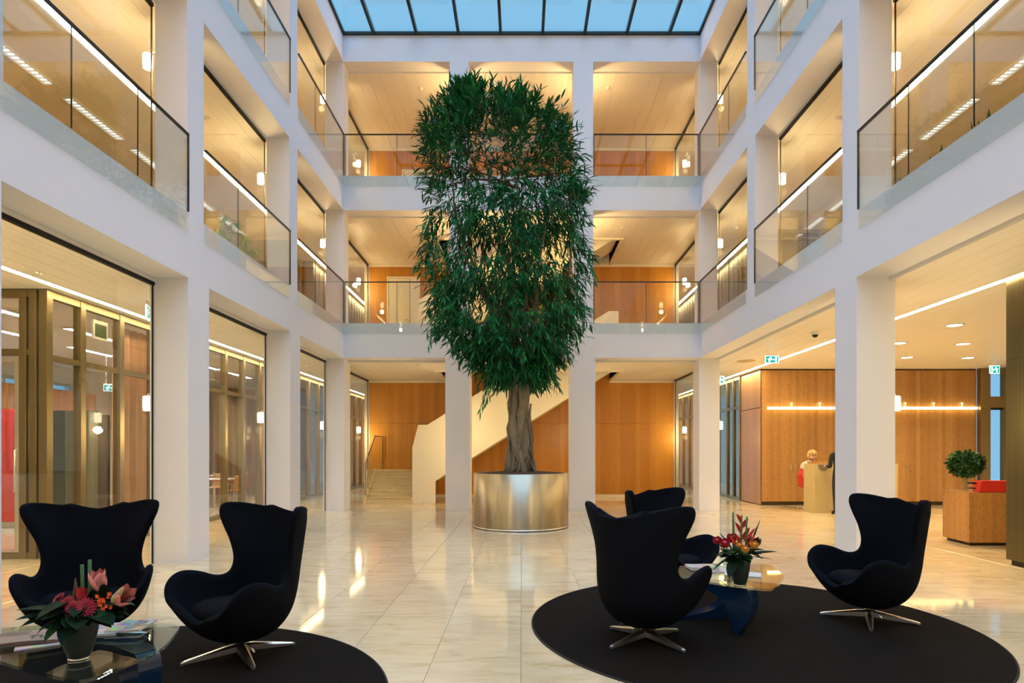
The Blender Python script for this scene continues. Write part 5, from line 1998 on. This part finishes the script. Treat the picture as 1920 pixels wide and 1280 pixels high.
# ================================================================== people at the stone counter
def figure(t, joints, edges, root, subs=2, zones=None, mats=None, name='body'):
    """one skinned body: joints name -> (point, radius x, radius y)"""
    names = list(joints)
    me = bpy.data.meshes.new(name)
    me.from_pydata([joints[n][0] for n in names], [(names.index(a), names.index(b)) for a, b in edges], [])
    o = bpy.data.objects.new(name, me)
    COL.objects.link(o)
    o.modifiers.new('skin', 'SKIN')
    lay = me.skin_vertices[0].data
    for i, n in enumerate(names):
        lay[i].radius = joints[n][1:3]
        lay[i].use_root = (n == root)
    sb = o.modifiers.new('sub', 'SUBSURF')
    sb.levels = sb.render_levels = subs
    finish(o)
    o.parent = t
    o.data.materials.clear()
    for m in mats:
        o.data.materials.append(m)
    for p in o.data.polygons:
        p.material_index = zones(p.center)
    return o
def hand(J, E, pre, wrist, d, side, curl):
    """palm, four unequal fingers and a thumb from the side of the palm"""
    d, side = Vector(d).normalized(), Vector(side).normalized()
    cu = Vector(curl).normalized()
    J[pre + 'palm'] = (wrist + d * .05, .030, .018)
    E.append((pre + 'wrist', pre + 'palm'))
    for k, (off, L) in enumerate(((-.028, .062), (-.009, .074), (.010, .068), (.027, .052))):
        b = wrist + d * .085 + side * off
        J['%sk%d' % (pre, k)] = (b, .010, .010)
        J['%sf%d' % (pre, k)] = (b + (d * .75 + cu * .4).normalized() * L * .5, .0088, .0088)
        J['%st%d' % (pre, k)] = (b + (d * .75 + cu * .4).normalized() * L * .5 + (d * .4 + cu * .8).normalized() * L * .5, .0075, .0075)
        E += [(pre + 'palm', '%sk%d' % (pre, k)), ('%sk%d' % (pre, k), '%sf%d' % (pre, k)), ('%sf%d' % (pre, k), '%st%d' % (pre, k))]
    b = wrist + d * .03 - side * .034
    J[pre + 'th1'] = (b, .011, .011)
    J[pre + 'th2'] = (b + (d * .7 - side * .5 + cu * .3).normalized() * .045, .009, .009)
    E += [(pre + 'palm', pre + 'th1'), (pre + 'th1', pre + 'th2')]

def head_bits(t, c, f, hairmat, style):
    """eyes, nose, mouth, ears and hair on a head centred at c that looks along f"""
    f = Vector(f).normalized()
    s = Vector((f.y, -f.x, 0)).normalized()
    c = Vector(c)
    for sg in (-1, 1):
        bm = bmesh.new()
        ball(bm, c + f * .082 + s * sg * .032 + Vector((0, 0, .008)), .011, 1, 1, .7, 10, 8)
        obj('eye', bm, M['eye'], t, True)
        bm = bmesh.new()
        ball(bm, c + s * sg * .078 + Vector((0, 0, -.005)), .022, .5, .5, 1.2, 10, 8)
        obj('ear', bm, M['skin'], t, True)
    bm = bmesh.new()
    ball(bm, c + f * .098 + Vector((0, 0, -.022)), .016, .8, .8, 1.3, 10, 8)
    obj('nose', bm, M['skin'], t, True)
    bm = bmesh.new()
    ball(bm, c + f * .086 + Vector((0, 0, -.060)), .024, 1 if abs(f.x) < .7 else .5, .5 if abs(f.x) < .7 else 1, .32, 10, 8)
    obj('mouth', bm, M['lip'], t, True)
    bm = bmesh.new()
    rnd = random.Random(9)
    long_ = style == 'long'
    for k in range(150 if long_ else 90):      # overlapping locks over the skull, the face left free
        v = Vector((rnd.gauss(0, 1), rnd.gauss(0, 1), rnd.gauss(0, 1))).normalized()
        fr, up = v.dot(f), v.z
        if up < (-.75 if long_ else -.15) or (fr > .25 and up < .42) or (fr > .0 and up < -.1 and not long_):
            continue
        R = .094 if long_ else .078
        ball(bm, c + Vector((v.x * R, v.y * R, v.z * R * 1.12 + .012)) - f * .012, (.034 if long_ else .030) * rnd.uniform(.8, 1.15), 1, 1, 1.25, 8, 6)
    obj('hair', bm, hairmat, t, True)

def receptionist():
    t = thing('person', 'blonde person in a white top sitting behind the stone counter, looking at us', 'person', (7.40, 15.90, 0))
    V = Vector
    J = {'pelvis': (V((-.12, 0, .66)), .13, .13), 'waist': (V((-.13, 0, .80)), .11, .10), 'chest': (V((-.11, 0, 1.02)), .13, .11), 'neckb': (V((-.06, -.01, 1.185)), .065, .06),
         'neck': (V((-.01, -.02, 1.235)), .047, .047), 'jaw': (V((.02, -.045, 1.285)), .058, .062), 'head': (V((.03, -.03, 1.375)), .078, .088), 'crown': (V((.03, -.02, 1.43)), .055, .06)}
    E = [('pelvis', 'waist'), ('waist', 'chest'), ('chest', 'neckb'), ('neckb', 'neck'), ('neck', 'jaw'), ('jaw', 'head'), ('head', 'crown')]
    for pre, y in (('l', .17), ('r', -.17)):
        J[pre + 'sh'] = (V((-.12, y, 1.15)), .060, .055)
        J[pre + 'el'] = (V((-.15, y * 1.35, .90)), .046, .044)
        J[pre + 'wrist'] = (V((.20, y * 1.0, .93)), .028, .025)
        E += [('neckb', pre + 'sh'), (pre + 'sh', pre + 'el'), (pre + 'el', pre + 'wrist')]
        hand(J, E, pre, J[pre + 'wrist'][0], (1, -.2 * (1 if y > 0 else -1), 0), (0, 1 if y > 0 else -1, 0), (.2, 0, -1))
        J[pre + 'hip'] = (V((.02, y * .55, .62)), .095, .09)
        J[pre + 'knee'] = (V((.40, y * .6, .64)), .066, .064)
        J[pre + 'ank'] = (V((.36, y * .6, .26)), .042, .042)
        J[pre + 'toe'] = (V((.50, y * .6, .215)), .038, .028)
        E += [('pelvis', pre + 'hip'), (pre + 'hip', pre + 'knee'), (pre + 'knee', pre + 'ank'), (pre + 'ank', pre + 'toe')]
    def zone(c):
        if c.z > 1.215:
            return 0
        if c.x > .17 and .86 < c.z < 1.0:
            return 0
        return 1 if c.z > .70 else 2
    figure(t, J, E, 'pelvis', 2, zone, [M['skin'], M['whitecloth'], M['darkcloth']])
    head_bits(t, (.03, -.03, 1.365), (-.05, -1, -.05), M['hair'], 'long')
    # red swivel chair
    c = thing('swivel_chair', 'red shell swivel chair under the blonde person behind the counter', 'chair', (7.36, 15.90, 0))
    bm = bmesh.new()
    prof = crom([(.26, .535), (.10, .525), (-.10, .525), (-.20, .56), (-.255, .68), (-.27, .85), (-.22, 1.02)], 20)
    rows = []
    for i, p in enumerate(prof):
        u = i / 20
        hw = .25 * (1 - max(0, u - .75) * 1.6)
        rows.append([bm.verts.new((p[0] + .07 * q * q * (u > .5), q * hw, p[1] + .03 * q * q)) for q in (-1, -.6, -.2, .2, .6, 1)])
    for a, b in zip(rows, rows[1:]):
        for i in range(5):
            bm.faces.new((a[i], a[i + 1], b[i + 1], b[i]))
    bmesh.ops.recalc_face_normals(bm, faces=bm.faces[:])
    bmesh.ops.solidify(bm, geom=bm.faces[:], thickness=.035)
    obj('shell', bm, M['redplastic'], c, True)
    bm = bmesh.new()
    lathe(bm, [(.03, .04), (.03, .50)], 14)
    lathe(bm, [(.17, .205), (.17, .215)], 24, cap=True)
    obj('pedestal', bm, M['alu'], c, True)
    for k in range(5):
        bm = bmesh.new()
        a = k * 2 * PI / 5
        tube(bm, [(0, 0, .06), (.27 * math.cos(a), .27 * math.sin(a), .03)], [.022, .014], 8)
        ball(bm, (.27 * math.cos(a), .27 * math.sin(a), .022), .022, 1, 1, 1, 10, 8)
        obj('leg', bm, M['alu'], c, True)
receptionist()

def visitor():
    t = thing('person', 'standing person in dark clothes at the counter, half hidden by the white column', 'person', (7.40, 14.44, 0))
    V = Vector
    J = {'pelvis': (V((0, 0, .93)), .145, .115), 'waist': (V((0, .01, 1.08)), .135, .105), 'chest': (V((0, .02, 1.27)), .155, .115), 'neckb': (V((0, .02, 1.43)), .07, .065),
         'neck': (V((0, .03, 1.49)), .052, .052), 'jaw': (V((0, .055, 1.55)), .06, .066), 'head': (V((0, .045, 1.635)), .08, .092), 'crown': (V((0, .035, 1.69)), .055, .062)}
    E = [('pelvis', 'waist'), ('waist', 'chest'), ('chest', 'neckb'), ('neckb', 'neck'), ('neck', 'jaw'), ('jaw', 'head'), ('head', 'crown')]
    for pre, x in (('l', -1), ('r', 1)):
        J[pre + 'sh'] = (V((x * .185, .02, 1.39)), .062, .06)
        J[pre + 'el'] = (V((x * .225, .02, 1.11)), .048, .048)
        J[pre + 'wrist'] = (V((x * .19, .25, 1.13)), .030, .026)
        E += [('neckb', pre + 'sh'), (pre + 'sh', pre + 'el'), (pre + 'el', pre + 'wrist')]
        hand(J, E, pre, J[pre + 'wrist'][0], (-x * .1, 1, .15), (x, 0, 0), (0, .2, -1))
        J[pre + 'hip'] = (V((x * .095, 0, .88)), .095, .095)
        J[pre + 'knee'] = (V((x * .10, .015, .49)), .066, .066)
        J[pre + 'ank'] = (V((x * .105, -.01, .09)), .045, .048)
        J[pre + 'toe'] = (V((x * .12, .14, .032)), .042, .026)
        E += [('pelvis', pre + 'hip'), (pre + 'hip', pre + 'knee'), (pre + 'knee', pre + 'ank'), (pre + 'ank', pre + 'toe')]
    def zone(c):
        if c.z > 1.475:
            return 0
        if c.y > .235 and c.z > 1.0:
            return 0
        return 1
    figure(t, J, E, 'pelvis', 2, zone, [M['skin'], M['darkcloth']])
    head_bits(t, (0, .045, 1.625), (0, 1, -.1), M['darkhair'], 'short')
visitor()
